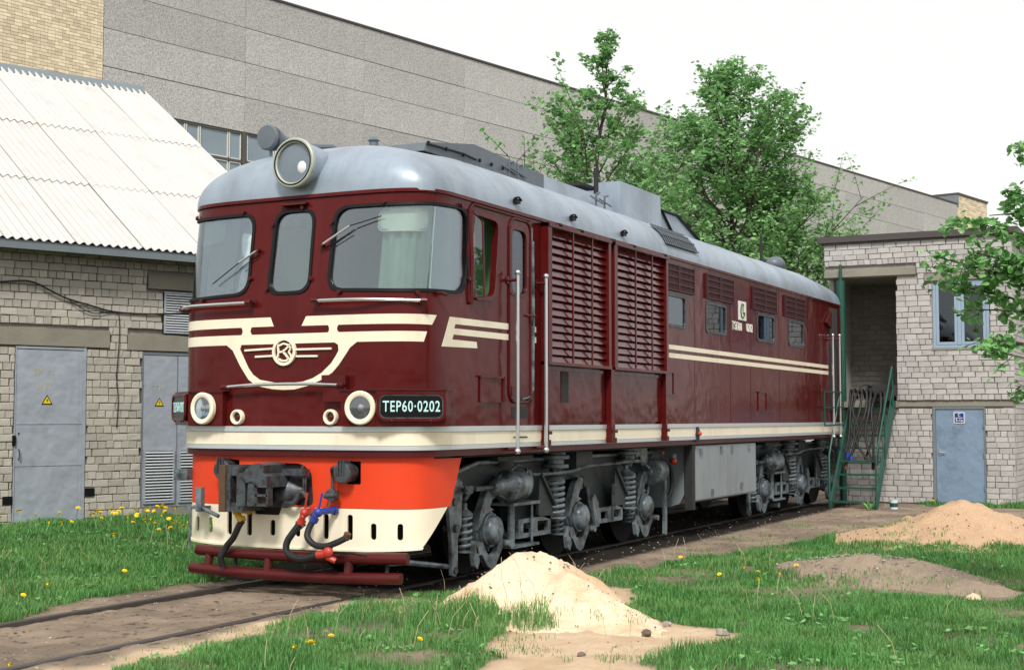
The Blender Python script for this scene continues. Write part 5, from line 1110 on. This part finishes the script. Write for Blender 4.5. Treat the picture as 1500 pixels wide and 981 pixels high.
c = MB(); c.bb(1.50, 2.21, -.012, .25, 2.11, 4.68); c.bb(3.32, WD_, -.012, .25, 2.11, 4.68); c.bb(2.21, 3.32, -.012, .25, 2.11, 3.17); c.bb(2.21, 3.32, -.0121, .25, 4.545, 4.68); c.bb(0, WD_, -.012, .25, 4.681, 5.43); c.build('upper_wall_core', M_MORT, RB, None)
plaque(RB, 'concrete_ledge', -.0, WD_+.01, -.03, .25, 1.985, 2.105, M_CONC)
for a, b_, z0, z1 in ((0, 1.89, 4.70, 4.84), (2.06, 3.49, 4.55, 4.70)): plaque(RB, 'concrete_lintel', a, b_, -.07, .1, z0, z1, M_CONC)
m = MB(); m.bb(2.19, 3.34, -.085, .0, 3.125, 3.165); m.build('window_sill', M_CONC, RB, None)
m = MB(); m.bb(-.12, WD_+.15, -.16, 4.5, 5.43, 5.56); m.build('roof_edge', M_FASB, RB, None)
# right flank (faces -Y): bricks on it
FL = MB(); FL.bb(WD_-.2, WD_-.021, .0, 4.4, 0, 5.43); FL.build('flank_core', M_MORT, RB, None)
fb = MB(); rr = random.Random(8); z = .02; k = 0
while z < 5.4:
    v0 = -.0-(.125 if k % 2 else 0)
    while v0 < 4.2:
        a, e = max(-.0, v0), min(v0+.25, 4.2); fb.bb(WD_-.02, WD_+(.02 if z > 2.05 else 0)+rr.uniform(-.003, .003), a+.006, e-.006, z+.006, z+.107); v0 += .25
    z += .113; k += 1
fb.build('flank_brickwork', M_BRKR, RB, None, kind='stuff')
# recess
plaque(RB, 'recess_back_core', -.02, 1.5, 1.921, 2.1, 2.1, 4.7, M_MORT); plaque(RB, 'recess_side', 1.49, 1.60, .26, 2.1, 2.1, 4.7, M_BRKR)
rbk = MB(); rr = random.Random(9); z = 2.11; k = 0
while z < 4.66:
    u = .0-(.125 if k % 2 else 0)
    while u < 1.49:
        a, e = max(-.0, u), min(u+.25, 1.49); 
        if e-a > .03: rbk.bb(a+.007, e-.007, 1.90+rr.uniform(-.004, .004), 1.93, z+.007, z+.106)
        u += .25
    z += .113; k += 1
rbk.build('recess_brickwork', mat('shaded_recess_brick', (.17, .16, .15), .95, var=.2, vscale=6, island=.15, bump=.5, bscale=60), RB, None, kind='stuff')  # same brick as outside, painted darker to stand in for the recess shade
plaque(RB, 'recess_ceiling', 0, 1.55, .1, 2.1, 4.70, 4.9, M_CONC); plaque(RB, 'recess_light_blocker', -.03, .07, .45, 1.9, 2.1, 4.7, M_BRKR); m = MB(); m.bb(.0, 1.5, -.25, 1.9, 1.97, 2.09); m.build('landing_slab', M_CONC, RB, None)  # left wall is added behind the pipe to keep daylight out of the recess
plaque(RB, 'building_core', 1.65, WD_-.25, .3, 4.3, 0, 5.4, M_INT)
# window
w = MB(); x0, x1, z0, z1 = 2.215, 3.315, 3.17, 4.535
w.bb(x0, x0+.06, -.03, .05, z0, z1); w.bb(x1-.06, x1, -.03, .05, z0, z1); w.bb(x0+.06, x1-.06, -.03, .05, z0, z0+.06); w.bb(x0+.06, x1-.06, -.03, .05, z1-.06, z1); xm = x0+.52; w.bb(xm-.035, xm+.035, -.04, .05, z0+.06, z1-.06); WF = w.build('window', M_WINB, RB, None)
for a, b_ in ((x0+.065, xm-.04), (xm+.04, x1-.065)):
    s = MB(); t = .055; s.bb(a, a+t, -.035, .02, z0+.065, z1-.065); s.bb(b_-t, b_, -.035, .02, z0+.065, z1-.065); s.bb(a+t, b_-t, -.035, .02, z0+.065, z0+.065+t); s.bb(a+t, b_-t, -.035, .02, z1-.065-t, z1-.065); s.build('casement', M_WINB, WF, None)
    MB().bb(a+t, b_-t, -.012, -.006, z0+.12, z1-.12).build('pane', M_GLASSD, WF, None)
MB().bb(xm+.05, x1-.08, .12, .13, z0, z1-.05).build('window_curtain', M_CURTB, WF, None)
m = MB()
for i in range(5): m.bb(x0+.15+i*.07, x0+.156+i*.07, .08, .086, z0+.05, z1-.05)
for z in (3.5, 3.9, 4.3): m.bb(x0+.1, xm-.05, .08, .086, z, z+.006)
m.build('window_grating', M_HFR, WF, None)
# door
d = MB(); d.bb(2.235, 3.165, -.01, .03, .03, 1.925); DB = d.build('steel_door', M_DOORB, RB, None)
m = MB(); m.bb(2.17, 2.23, -.03, .08, 0, 1.975); m.bb(3.17, 3.198, -.03, .08, 0, 1.975); m.bb(2.23, 3.17, -.03, .08, 1.93, 1.975); m.build('door_frame', M_FASC, DB, None)
m = MB(); m.cyl((2.30, -.01, 1.06), (2.30, -.06, 1.06), .012); m.cyl((2.30, -.055, 1.06), (2.42, -.055, 1.05), .010); m.bb(2.28, 2.32, -.018, -.0105, .98, 1.12); m.build('door_handle', M_CHROME, DB)
m = MB()
for z in (.35, 1.0, 1.6): m.cyl((3.165, -.025, z-.05), (3.165, -.025, z+.05), .014)
m.build('door_hinges', M_FASC, DB)
sg_ = MB(); sg_.bb(2.585, 2.80, -.022, -.0105, 1.64, 1.865); SGN = sg_.build('door_sign', M_SIGNW, DB, None)
MB().bb(2.605, 2.782, -.025, -.0225, 1.66, 1.847).build('sign_face', M_SIGNB, SGN, None)
ltext(SGN, 'sign_lettering', 'C', 2.693, -.0262, 1.807, .085, M_WHITE, .85, .001, .001); ltext(SGN, 'sign_lettering', '5-1a', 2.693, -.0262, 1.703, .085, M_WHITE, .95, .001, .001); MB().bb(2.62, 2.765, -.027, -.0255, 1.748, 1.758).build('sign_bar', M_WHITE, SGN, None)
# green pipe, stairs
PP = MB(); PP.cyl((15.42, -1.40, 1.95), (15.42, -1.40, 4.62), .09, n=20); PP.cyl((15.42, -1.40, 4.62), (15.42, -1.40, 4.95), .035); PP.cyl((15.42, -1.40, 0), (15.42, -1.40, 1.95), .07); PP.build('support_pipe', M_SG, None, label='thick green vertical pipe beside the rear of the locomotive', cat='pipe')
ST = empty('steel_stairs', (13.4, -2.08, 0), label='green steel stairs with handrails up to the recessed landing', cat='stairs')
q = lambda x, y, z: (x-13.4, y+2.08, z)
for y in (-1.64, -2.50):
    s = MB(); s.prism([(0, 0), (.16, 0), (1.95, 2.02), (1.95, 2.2), (1.80, 2.2), (0, .14)], lambda u, v, w: (u, w, v), y+2.08-.02, y+2.08+.02); s.build('stringer', M_SG, ST, None)
for i in range(8):
    x = 13.45+i*.225; z = .14+i*.255; MB().bb(x-13.4, x-13.4+.20, -.40, .42, z-.03, z).build('tread', M_SG, ST, None)
m = MB()
m.tube([q(13.38, -2.53, 0), q(13.40, -2.53, 1.02), q(14.95, -2.53, 2.78), q(15.0, -2.53, 2.0)], .02, 7); m.tube([q(14.2, -2.53, .95), q(14.2, -2.53, 1.9)], .016, 6); m.tube([q(13.6, -2.53, .6), q(15.0, -2.53, 2.35)], .012, 6); m.build('handrail', M_SG, ST)
m = MB(); m.tube([q(13.42, -1.62, 0), q(13.42, -1.62, 1.02), q(14.25, -1.64, 2.26), q(14.25, -1.64, .95)], .02, 7); m.tube([q(14.25, -1.66, 2.26), q(12.95, -1.66, 2.25), q(12.98, -1.66, 1.6), q(14.25, -1.66, 1.62)], .016, 6); m.tube([q(12.98, -1.66, 1.95), q(14.25, -1.66, 1.97)], .012, 6); m.build('handrail', M_SG, ST)
m = MB(); m.bb(1.75, 1.95, -.40, .42, 1.93, 1.965); m.build('top_tread', M_SG, ST, None)
HB = empty('hose_bundle', (14.8, -2.0, 0), label='bundle of black hoses with blue and red ends draped over the green stairs', cat='hoses')
rr = random.Random(12)
for i in range(9):
    y = -1.72-.085*i; x = 14.75+rr.uniform(-.1, .1); zb = 2.28+rr.uniform(-.05, .08); zl = rr.uniform(.75, 1.2)
    pts = [(x+.35-14.8, y+2.0, 2.15), (x+.1-14.8, y+2.0, zb), (x-.2-14.8, y+rr.uniform(-.06, .06)+2.0, 1.9), (x-.35-14.8, y+rr.uniform(-.12, .12)+2.0, 1.4), (x-.45-14.8, y+rr.uniform(-.22, .22)+2.0, zl)]
    h = MB().tube(pts, .024, 7, sub=5).build('hose', M_HOSE, HB)
    if i % 2 == 0: p = Vector(pts[-1]); MB().cyl(p+Vector((0, 0, .02)), p-Vector((.02, 0, .10)), .034, n=10).build('hose_end', [M_BLUE, M_RUST][i % 4 == 2], h)
m = MB(); m.bb(15.05, 15.45, -2.52, -2.02, 2.10, 2.42); m.tube([(15.05, -2.1, 2.4), (14.95, -1.95, 2.42), (14.9, -1.8, 2.2)], .018, 6, sub=3); m.build('steel_crate', M_INT, None, None, label='black steel crate standing on the landing behind the hoses', cat='crate')
pc = MB(); pc.cyl((13.75, -2.78, 0), (13.75, -2.78, .17), .075, n=20); pc.cyl((13.75, -2.78, .17), (13.75, -2.78, .18), .08, n=20); PC = pc.build('paint_can', M_SIGNW, None, label='white and green paint can on the ground beside the green stairs', cat='can')
MB().ring((13.75, -2.78, .04), (0, 0, 1), .078, .074, .08, 20).build('can_label', M_SG, PC)
# dock leaf plant at the stair foot
pl_ = MB()
for k in range(9):
    a = k*2.4; pl_.add([(0, 0, 0), (.10*math.cos(a)-.03*math.sin(a), .10*math.sin(a)+.03*math.cos(a), .10), (.17*math.cos(a), .17*math.sin(a), .13+.01*k), (.10*math.cos(a)+.03*math.sin(a), .10*math.sin(a)-.03*math.cos(a), .10)], [(0, 1, 2, 3)])
pl_.build('burdock_plant', M_LEAFR, None, None, loc=(13.1, -2.45, 0), label='small broad leaved weed at the foot of the green stairs', cat='plant')

# ================================================================== TREES
def leafquads(P, size, rng, flat=.6, round_=False):
    n = len(P); a = rng.uniform(0, 2*PI, n); tilt = rng.normal(0, flat, (n, 2)); s = size*rng.uniform(.65, 1.3, n)
    nx_ = np.stack([tilt[:, 0], tilt[:, 1], np.ones(n)], -1); nx_ /= np.linalg.norm(nx_, axis=1)[:, None]
    u = np.stack([np.cos(a), np.sin(a), np.zeros(n)], -1); u -= nx_*(u*nx_).sum(1)[:, None]; u /= np.linalg.norm(u, axis=1)[:, None]; v = np.cross(nx_, u)
    s = s[:, None]; A = P-u*s*.5; B = P+v*s*.38-nx_*s*.1; Cc = P+u*s*.6-nx_*s*.12; D = P-v*s*.38-nx_*s*.1; M1 = P+nx_*s*.06
    V = np.stack([A, B, Cc, D], 1).reshape(-1, 3); F = np.arange(4*n).reshape(n, 4); return V, F
def grow_tree(rng, base, H, trunk_r, limbs, spread, start, nsub, lpt, leaf, sig, shape, lean=(0, 0), stubs=()):
    wood = MB(); pts = []; P0 = Vector(base)
    tr = [Vector((base[0]+lean[0]*t+rng.normal(0, .06)*t*2, base[1]+lean[1]*t+rng.normal(0, .06)*t*2, base[2]+H*t)) for t in np.linspace(0, .97, 9)]
    wood.tube(tr, trunk_r, 8, r2=.015, sub=2)
    for i in range(limbs):
        t = start+(1-start)*(i/limbs)**.9; k = t/.97*8; a = tr[min(8, int(k))].lerp(tr[min(8, int(k)+1)], k-int(k)); az = i*2.4+rng.uniform(-.4, .4); L = spread*shape((t-start)/(1-start))*rng.uniform(.75, 1.25)
        el = math.radians(rng.uniform(18, 42)+30*((t-start)/(1-start)))
        d = Vector((math.cos(az)*math.cos(el), math.sin(az)*math.cos(el), math.sin(el))); pp = [a]; dd = d.copy()
        for q in range(5): dd = (dd+Vector((rng.normal(0, .12), rng.normal(0, .12), .05+rng.normal(0, .08)))).normalized(); pp.append(pp[-1]+dd*L/5)
        wood.tube(pp, trunk_r*.38*(1-t*.6), 6, r2=.008, sub=2)
        for w in range(max(3, int(nsub*min(1.3, L/spread*1.7)))):
            f = rng.uniform(.22, 1.0); kk = f*5; o = pp[min(4, int(kk))].lerp(pp[min(5, int(kk)+1)], kk-int(kk)); az2 = rng.uniform(0, 2*PI); e2 = rng.uniform(-.2, .9)
            L2 = L*.34*rng.uniform(.5, 1.2); d2 = (Vector((math.cos(az2)*math.cos(e2), math.sin(az2)*math.cos(e2), math.sin(e2)))*.8+d*.6).normalized(); e = o+d2*L2
            wood.tube([o, o.lerp(e, .5)+Vector((0, 0, .03)), e], .014, 4, r2=.004)
            for l in range(lpt):
                g = rng.uniform(.3, 1.08); c = o.lerp(e, g); pts.append((c.x+rng.normal(0, sig*.7), c.y+rng.normal(0, sig*.7), c.z+rng.normal(0, sig*.4)))
    return wood, np.array(pts)
def tree(label, base, H, tr_, limbs, spread, start, nsub, lpt, leaf, sig, shape, seed, **k):
    rng = np.random.default_rng(seed); T = empty('tree', base, label=label, cat='tree', group='young trees behind the locomotive')
    w, P = grow_tree(rng, (0, 0, 0), H, tr_, limbs, spread, start, nsub, lpt, leaf, sig, shape, **k); w.build('trunk', M_BARK, T, 50)
    V, F = leafquads(P, leaf, rng); link('crown', np_mesh('crown', V, F, M_LEAF), T)
    return T
tree('slender tree with thin leafy top, left of the bigger tree behind the locomotive', (23.4, 7.5, 0), 12.9, .12, 38, 5.2, .28, 16, 27, .145, .13, lambda t: (1-t)**1.45*(.8+.2*min(1, t*4))+.10, 5)
tree('full bushy green tree rising above the middle of the locomotive roof', (30.4, 5.8, 0), 13.2, .2, 58, 6.0, .22, 22, 30, .14, .16, lambda t: (.75+.25*min(1, t*3))*(1-t)**.95+.07, 12)
tree('lower tree filling the gap between the locomotive roof and the brick building', (32.5, 4.9, 0), 9.9, .15, 36, 4.0, .22, 17, 26, .145, .16, lambda t: (.75+.25*min(1, t*3))*(1-t)**.7+.06, 23)
# lime tree at the right edge: trunk outside the frame, branches reach in
BRT = [((0, .03, 1.9), (-0.10, -6.18, 3.27)), ((0, .03, 2.0), (0.10, -6.14, 3.03)), ((0, .03, 2.6), (-0.30, -6.35, 3.56)), ((0, .03, 2.9), (0.25, -6.60, 3.68)), ((0, .03, 2.6), (-0.10, -6.74, 3.88)), ((0, .03, 3.3), (0.10, -6.82, 4.30)), ((0, .03, 3.6), (-0.30, -6.93, 4.10)), ((0, .03, 2.1), (0.25, -6.36, 2.80)), ((0, .03, 1.6), (-0.10, -6.50, 2.48)), ((0, .03, 1.3), (0.10, -6.80, 2.00)), ((0, .03, 1.5), (-0.30, -6.68, 2.35)), ((0, .03, 2.2), (0.25, -6.90, 2.75)), ((0, .03, 2.4), (-0.10, -6.62, 3.10)), ((0, .03, 2.9), (0.10, -6.85, 3.40)), ((0, .03, 2.2), (-0.30, -6.45, 3.30)), ((0, .03, 2.0), (0.25, -6.90, 3.00)), ((0, 0, 4.2), (.3, -7.75, 5.8)), ((0, 0, 3.0), (.0, -9.5, 4.6)), ((0, 0, 2.6), (-.6, -9.5, 3.8)), ((0, 0, 3.6), (.9, -8.8, 5.0))]
RT = empty('lime_tree', (-.1, -8.35, 0), label='lime tree with leafy branches hanging across the brick building window', cat='tree')
rng = np.random.default_rng(31); wood = MB(); o_ = Vector((-.1, -8.35, 0)); wood.tube([Vector((0, 0, 0)), Vector((.02, .02, 2)), Vector((-.02, .05, 4)), Vector((0, 0, 6.4))], .13, 10, r2=.03, sub=3)
br = [(a, (b[0], b[1]+8.35, b[2])) for a, b in BRT]
LP = []
for a, b_ in br:
    a, b_ = Vector(a), Vector(b_); L = (b_-a).length; pp = [a.lerp(b_, t)+Vector((rng.normal(0, .03), rng.normal(0, .03), .20*L*math.sin(PI*t)*.4+rng.normal(0, .02))) for t in np.linspace(0, 1, 6)]
    wood.tube(pp, .020, 6, r2=.005, sub=3)
    for w in range(int(13*L)):
        f = rng.uniform(.42, 1.0); kk = f*5; o = pp[min(4, int(kk))].lerp(pp[min(5, int(kk)+1)], kk-int(kk)); d = Vector((rng.normal(0, 1), rng.normal(.2, 1), rng.normal(-.1, .6))).normalized()*rng.uniform(.08, .26); e = o+d
        wood.tube([o, e], .004, 4, r2=.002)
        for l in range(8): g = rng.uniform(.3, 1.1); c = o.lerp(e, g); LP.append((c.x+rng.normal(0, .03), c.y+rng.normal(0, .03), c.z+rng.normal(0, .03)))
wood.build('trunk', M_BARK, RT, 50)
LP = np.array(LP); inv = (LP+np.array(o_))-np.array(CAMP); order = np.argsort(np.where((LP[:, 1]+o_.y > -8.35+.45), np.linalg.norm(inv, axis=1), 99))
lm = []
for k in range(6):
    r = random.Random(k); s = .040; ring = [(s*(.95+.12*math.cos(3*t))*math.cos(t), s*.88*math.sin(t), -.010*math.cos(2*t)-(.008 if abs(math.sin(t)) > .5 else 0)) for t in [2*PI*i/9 for i in range(9)]]
    mb = MB(); mb.v = [(0, 0, .006)]+ring; mb.f = [(0, i+1, (i+1) % 9+1) for i in range(9)]; lm.append(mb.mesh('leaf', M_LEAFR, None, fix=False))
cr = MB()
for n_, i in enumerate(order):
    rot = (rng.normal(0, .65), rng.normal(0, .65), rng.uniform(0, 2*PI)); s_ = rng.uniform(.6, 1.12)
    if n_ < 300:
        o = link('leaf', lm[n_ % 6], RT, tuple(LP[i]), rot); o.scale = (s_,)*3
    else:
        from mathutils import Euler
        R = Euler(rot).to_matrix(); me_ = lm[n_ % 6]; cr.add([tuple(R @ (Vector(v.co)*s_)+Vector(LP[i])) for v in me_.vertices], [tuple(p.vertices) for p in me_.polygons])
link('foliage', cr.mesh('foliage', M_LEAFR, None, fix=False), RT, kind='stuff')

# ================================================================== GRASS AND DANDELIONS
def incone(x, y, m=.06):
    dx, dy = x-CAMP.x, y-CAMP.y; dep = dx*math.cos(yw)+dy*math.sin(yw); lat = -dx*math.sin(yw)+dy*math.cos(yw); return (dep > 5) & (np.abs(lat/np.maximum(dep, .1)) < .366+m), dep
def blades(n, x0, x1, y0, y1, hmin, hmax, w, cond, rng, power=1.0):
    x = rng.uniform(x0, x1, n); y = rng.uniform(y0, y1, n); ok, dep = incone(x, y); k = ok & cond(x, y) & (rng.uniform(0, 1, n) < np.clip((13.0/np.maximum(dep, 1))**power, 0, 1)); x = x[k]; y = y[k]; dep = dep[k]; n = len(x)
    clump = fbm(x, y, 2.4, 41, 3); h = (hmin+(hmax-hmin)*np.clip((clump-.3)*2, 0, 1))*rng.uniform(.5, 1.25, n)
    z = hgt(x, y)-.01; a = rng.uniform(0, 2*PI, n); ln = rng.uniform(.1, .75, n)*h; wv = w*rng.uniform(.7, 1.5, n)*np.clip(dep/13, .9, 1.7)
    ca, sa = np.cos(a), np.sin(a); P = np.stack([x, y, z], -1); side = np.stack([-sa, ca, 0*a], -1)*wv[:, None]; dv = np.stack([ca, sa, 0*a], -1)
    A = P-side; B = P+side; m1 = P+dv*(ln*.35)[:, None]+np.array([0, 0, 1])*(h*.6)[:, None]; C_ = m1+side*.75; D = m1-side*.75; T = P+dv*ln[:, None]+np.array([0, 0, 1])*h[:, None]
    V = np.stack([A, B, C_, D, T], 1).reshape(-1, 3); i = np.arange(n)*5; F = np.concatenate([np.stack([i, i+1, i+2], -1), np.stack([i, i+2, i+3], -1), np.stack([i+3, i+2, i+4], -1)]); return V, F
rng = np.random.default_rng(77)
def c_left(x, y):
    d, s, g, b = masks(x, y); wl = ((x-1.77)*-math.sin(RZ)+(y-6.5)*math.cos(RZ)); return (~d) & (y > 0) & (wl < -.05) & (np.abs(np.abs(y)-.8) > .06)
def c_right(x, y):
    d, s, g, b = masks(x, y); b = b | ((fbm(x, y, 1.1, 75)+rng.uniform(-.22, .22, x.shape)) > .60); heap = np.maximum(hf1(x, y), np.maximum(hf2(x, y), hf3(x, y))); return (~d) & (~s) & (~g) & (~b) & (y < .1) & (heap < .05+.05*vnoise(x, y, 3, 8)) & (x < 12.5)
def c_wall(x, y): return (x > 14.9) & (x < 15.55) & (y < -2.9) & (vnoise(x, y, 3, 4) > .3)
def c_sparse(x, y):
    d, s, g, b = masks(x, y); return (d | s | g | b) & (fbm(x, y, 1.7, 91) > .54) & (np.abs(y) > 1.15) & ~((y > -2.0) & (x > -1.3) & (y < 1.6)) & (hf2(x, y) < .3) & (hf1(x, y) < .12)
for args in ((330000, -9, 5, .5, 7, .045, .12, .0035, c_left, 1.0), (620000, -9, 7, -8.5, -.8, .035, .115, .0034, c_right, .8), (120000, 6, 13, -9, -2, .03, .08, .004, c_right, 1), (9000, 14.8, 15.6, -6, -2.6, .06, .16, .004, c_wall, 0), (90000, -9, 9, -8, 1.5, .02, .07, .003, c_sparse, 1)):
    n, x0, x1, y0, y1, h0_, h1_, w, cnd, pw = args; V, F = blades(n, x0, x1, y0, y1, h0_, h1_, w, cnd, rng, pw); link('grass', np_mesh('grass', V, F, M_GRASS), kind='stuff')
# long tuft left of the near sand heap
def c_tuft(x, y): return (((x+3.2)/.75)**2+((y+2.6)/.38)**2 < 1.3*vnoise(x, y, 3, 3)) | (((x+3.3)/.4)**2+((y+3.35)/.3)**2 < vnoise(x, y, 4, 3)*.9)
V, F = blades(11000, -4.2, -1.4, -3.9, -1.6, .10, .24, .0038, c_tuft, rng, 0); link('tall_grass', np_mesh('tall_grass', V, F, M_GRASS), kind='stuff')
dk = MB(); r2 = random.Random(44)
for _ in range(150):
    x, y = r2.choice([(r2.gauss(-3.6, .9), r2.gauss(-2.7, .5)), (r2.uniform(-6, 5), r2.uniform(-6.5, -2.2)), (r2.uniform(-5, 2), r2.uniform(1.9, 4.5))])
    z = float(hgt(x, y)); a = r2.uniform(0, 6.3); L = r2.uniform(.08, .30); dk.tube([(x, y, z), (x+.15*L*math.cos(a), y+.15*L*math.sin(a), z+L*.6), (x+.5*L*math.cos(a), y+.5*L*math.sin(a), z+L)], .0022, 3)
dk.build('dry_stalks', mat('dry_straw', (.42, .34, .20), .9, var=.2), None, None, kind='stuff')
# litter of dead leaves and twigs on the bare earth
lt = MB()
for _ in range(420):
    x, y = r2.uniform(-7, 12), r2.uniform(-3.2, 1.4)
    z = float(hgt(x, y))+.006; a = r2.uniform(0, 6.3); L = r2.uniform(.012, .04); ca, sa = math.cos(a)*L, math.sin(a)*L
    lt.add([(x-ca, y-sa, z), (x+sa*.5, y-ca*.5, z+.004), (x+ca, y+sa, z+.003), (x-sa*.5, y+ca*.5, z+.008)], [(0, 1, 2, 3)])
lt.build('leaf_litter', mat('dead_leaf_brown', (.13, .085, .05), .9, var=.2, island=.5), None, None, kind='stuff')
# broad-leaved weeds in the lawn
n = 5200; x = rng.uniform(-9, 7, n); y = rng.uniform(-8, 6.3, n); ok, dep = incone(x, y); k = ok & (c_left(x, y) | c_right(x, y)) & (fbm(x, y, 1.9, 63) > .52); x = x[k]; y = y[k]
P = np.repeat(np.stack([x, y, hgt(x, y)+.03], -1), 5, 0)+rng.normal(0, .03, (len(x)*5, 3))*np.array([1, 1, .5]); V, F = leafquads(P, .055, rng, .5); link('lawn_weeds', np_mesh('lawn_weeds', V, F, M_LEAFR), kind='stuff')
fl = MB()
for r_, z_, n_ in ((.021, .0, 12), (.016, .006, 10), (.009, .010, 8)):
    for i in range(n_):
        a = 2*PI*i/n_+r_*50; fl.add([(0, 0, z_), (r_*math.cos(a-.3), r_*math.sin(a-.3), z_+.003), (r_*1.12*math.cos(a), r_*1.12*math.sin(a), z_+.004), (r_*math.cos(a+.3), r_*math.sin(a+.3), z_+.003)], [(0, 1, 2, 3)])
fl.lathe((0, 0, -.012), (0, 0, 1), [(.006, 0), (.011, .010), (.010, .014)], 8)
FM = fl.mesh('dandelion', M_DAND, None, fix=False)
stm = MB().tube([(0, 0, -.12), (.005, .002, -.06), (0, 0, -.01)], .003, 5).mesh('stem', M_LEAFR, None)
rr = random.Random(21)
def dandelion(x, y, h, label, group, s=1.0):
    o = link('dandelion', FM, None, (x, y, float(hgt(x, y))+h), (rr.uniform(-.5, .1), rr.uniform(-.6, -.1), rr.uniform(0, 6)), label=label, cat='flower', group=group); o.scale = (s,)*3; link('stem', stm, o)
k = 0
while k < 104:
    u = rr.uniform(-1.9, 2.4); v = rr.uniform(-3.6, -.25)
    if rr.random() < .45: v = rr.uniform(-3.4, -.8); u = rr.uniform(-.4, 2.4)
    x = 1.77+u*math.cos(RZ)-v*math.sin(RZ); y = 6.5+u*math.sin(RZ)+v*math.cos(RZ)
    if not c_left(np.array([x]), np.array([y]))[0] or y < 1.9: continue
    dandelion(x, y, rr.uniform(.17, .24), 'yellow dandelion in the grass '+('before the TP steel door' if u < 0 else 'before the brick pier between the steel doors' if u < .95 else 'before the louvred steel door, near the skirt'), 'dandelions in the grass by the substation', rr.uniform(1.1, 1.7)); k += 1
for x, y in ((-5.25, 1.35), (-4.0, 1.6), (-5.9, 1.55), (-2.2, 2.0), (-3.4, 1.9)): dandelion(x, y, .10, 'yellow dandelion flowering in the grass nearest the left rail', 'dandelions beside the left rail', 1.2)
for x, y in ((-5.0, -2.35), (-5.05, -2.42), (-5.3, -2.45), (-5.12, -2.5), (-4.75, -2.4), (-4.6, -3.1)): dandelion(x, y, .09, 'yellow dandelion in the small cluster on the foreground grass', 'dandelions in the foreground grass', 1.05)
dandelion(-6.35, -.72, .02, 'single dandelion lying on the bare earth between the rails', None, 1.0)
for x, y in ((.6, -3.7), (.35, -4.2), (1.3, -3.75), (1.0, -4.0), (.95, -4.25), (1.25, -4.35), (2.0, -2.75)): dandelion(x, y, .10, 'yellow dandelion in the lawn between the pale sand heap and the gravel mound', 'dandelions in the right lawn', 1.15)
for x, y in ((14.9, -3.3), (14.9, -4.6)): dandelion(x, y, .12, 'yellow dandelion at the foot of the brick building', 'dandelions by the brick building', 1.5)
print('TRIS', sum(len(o.data.polygons) for o in bpy.data.objects if o.type == 'MESH'))
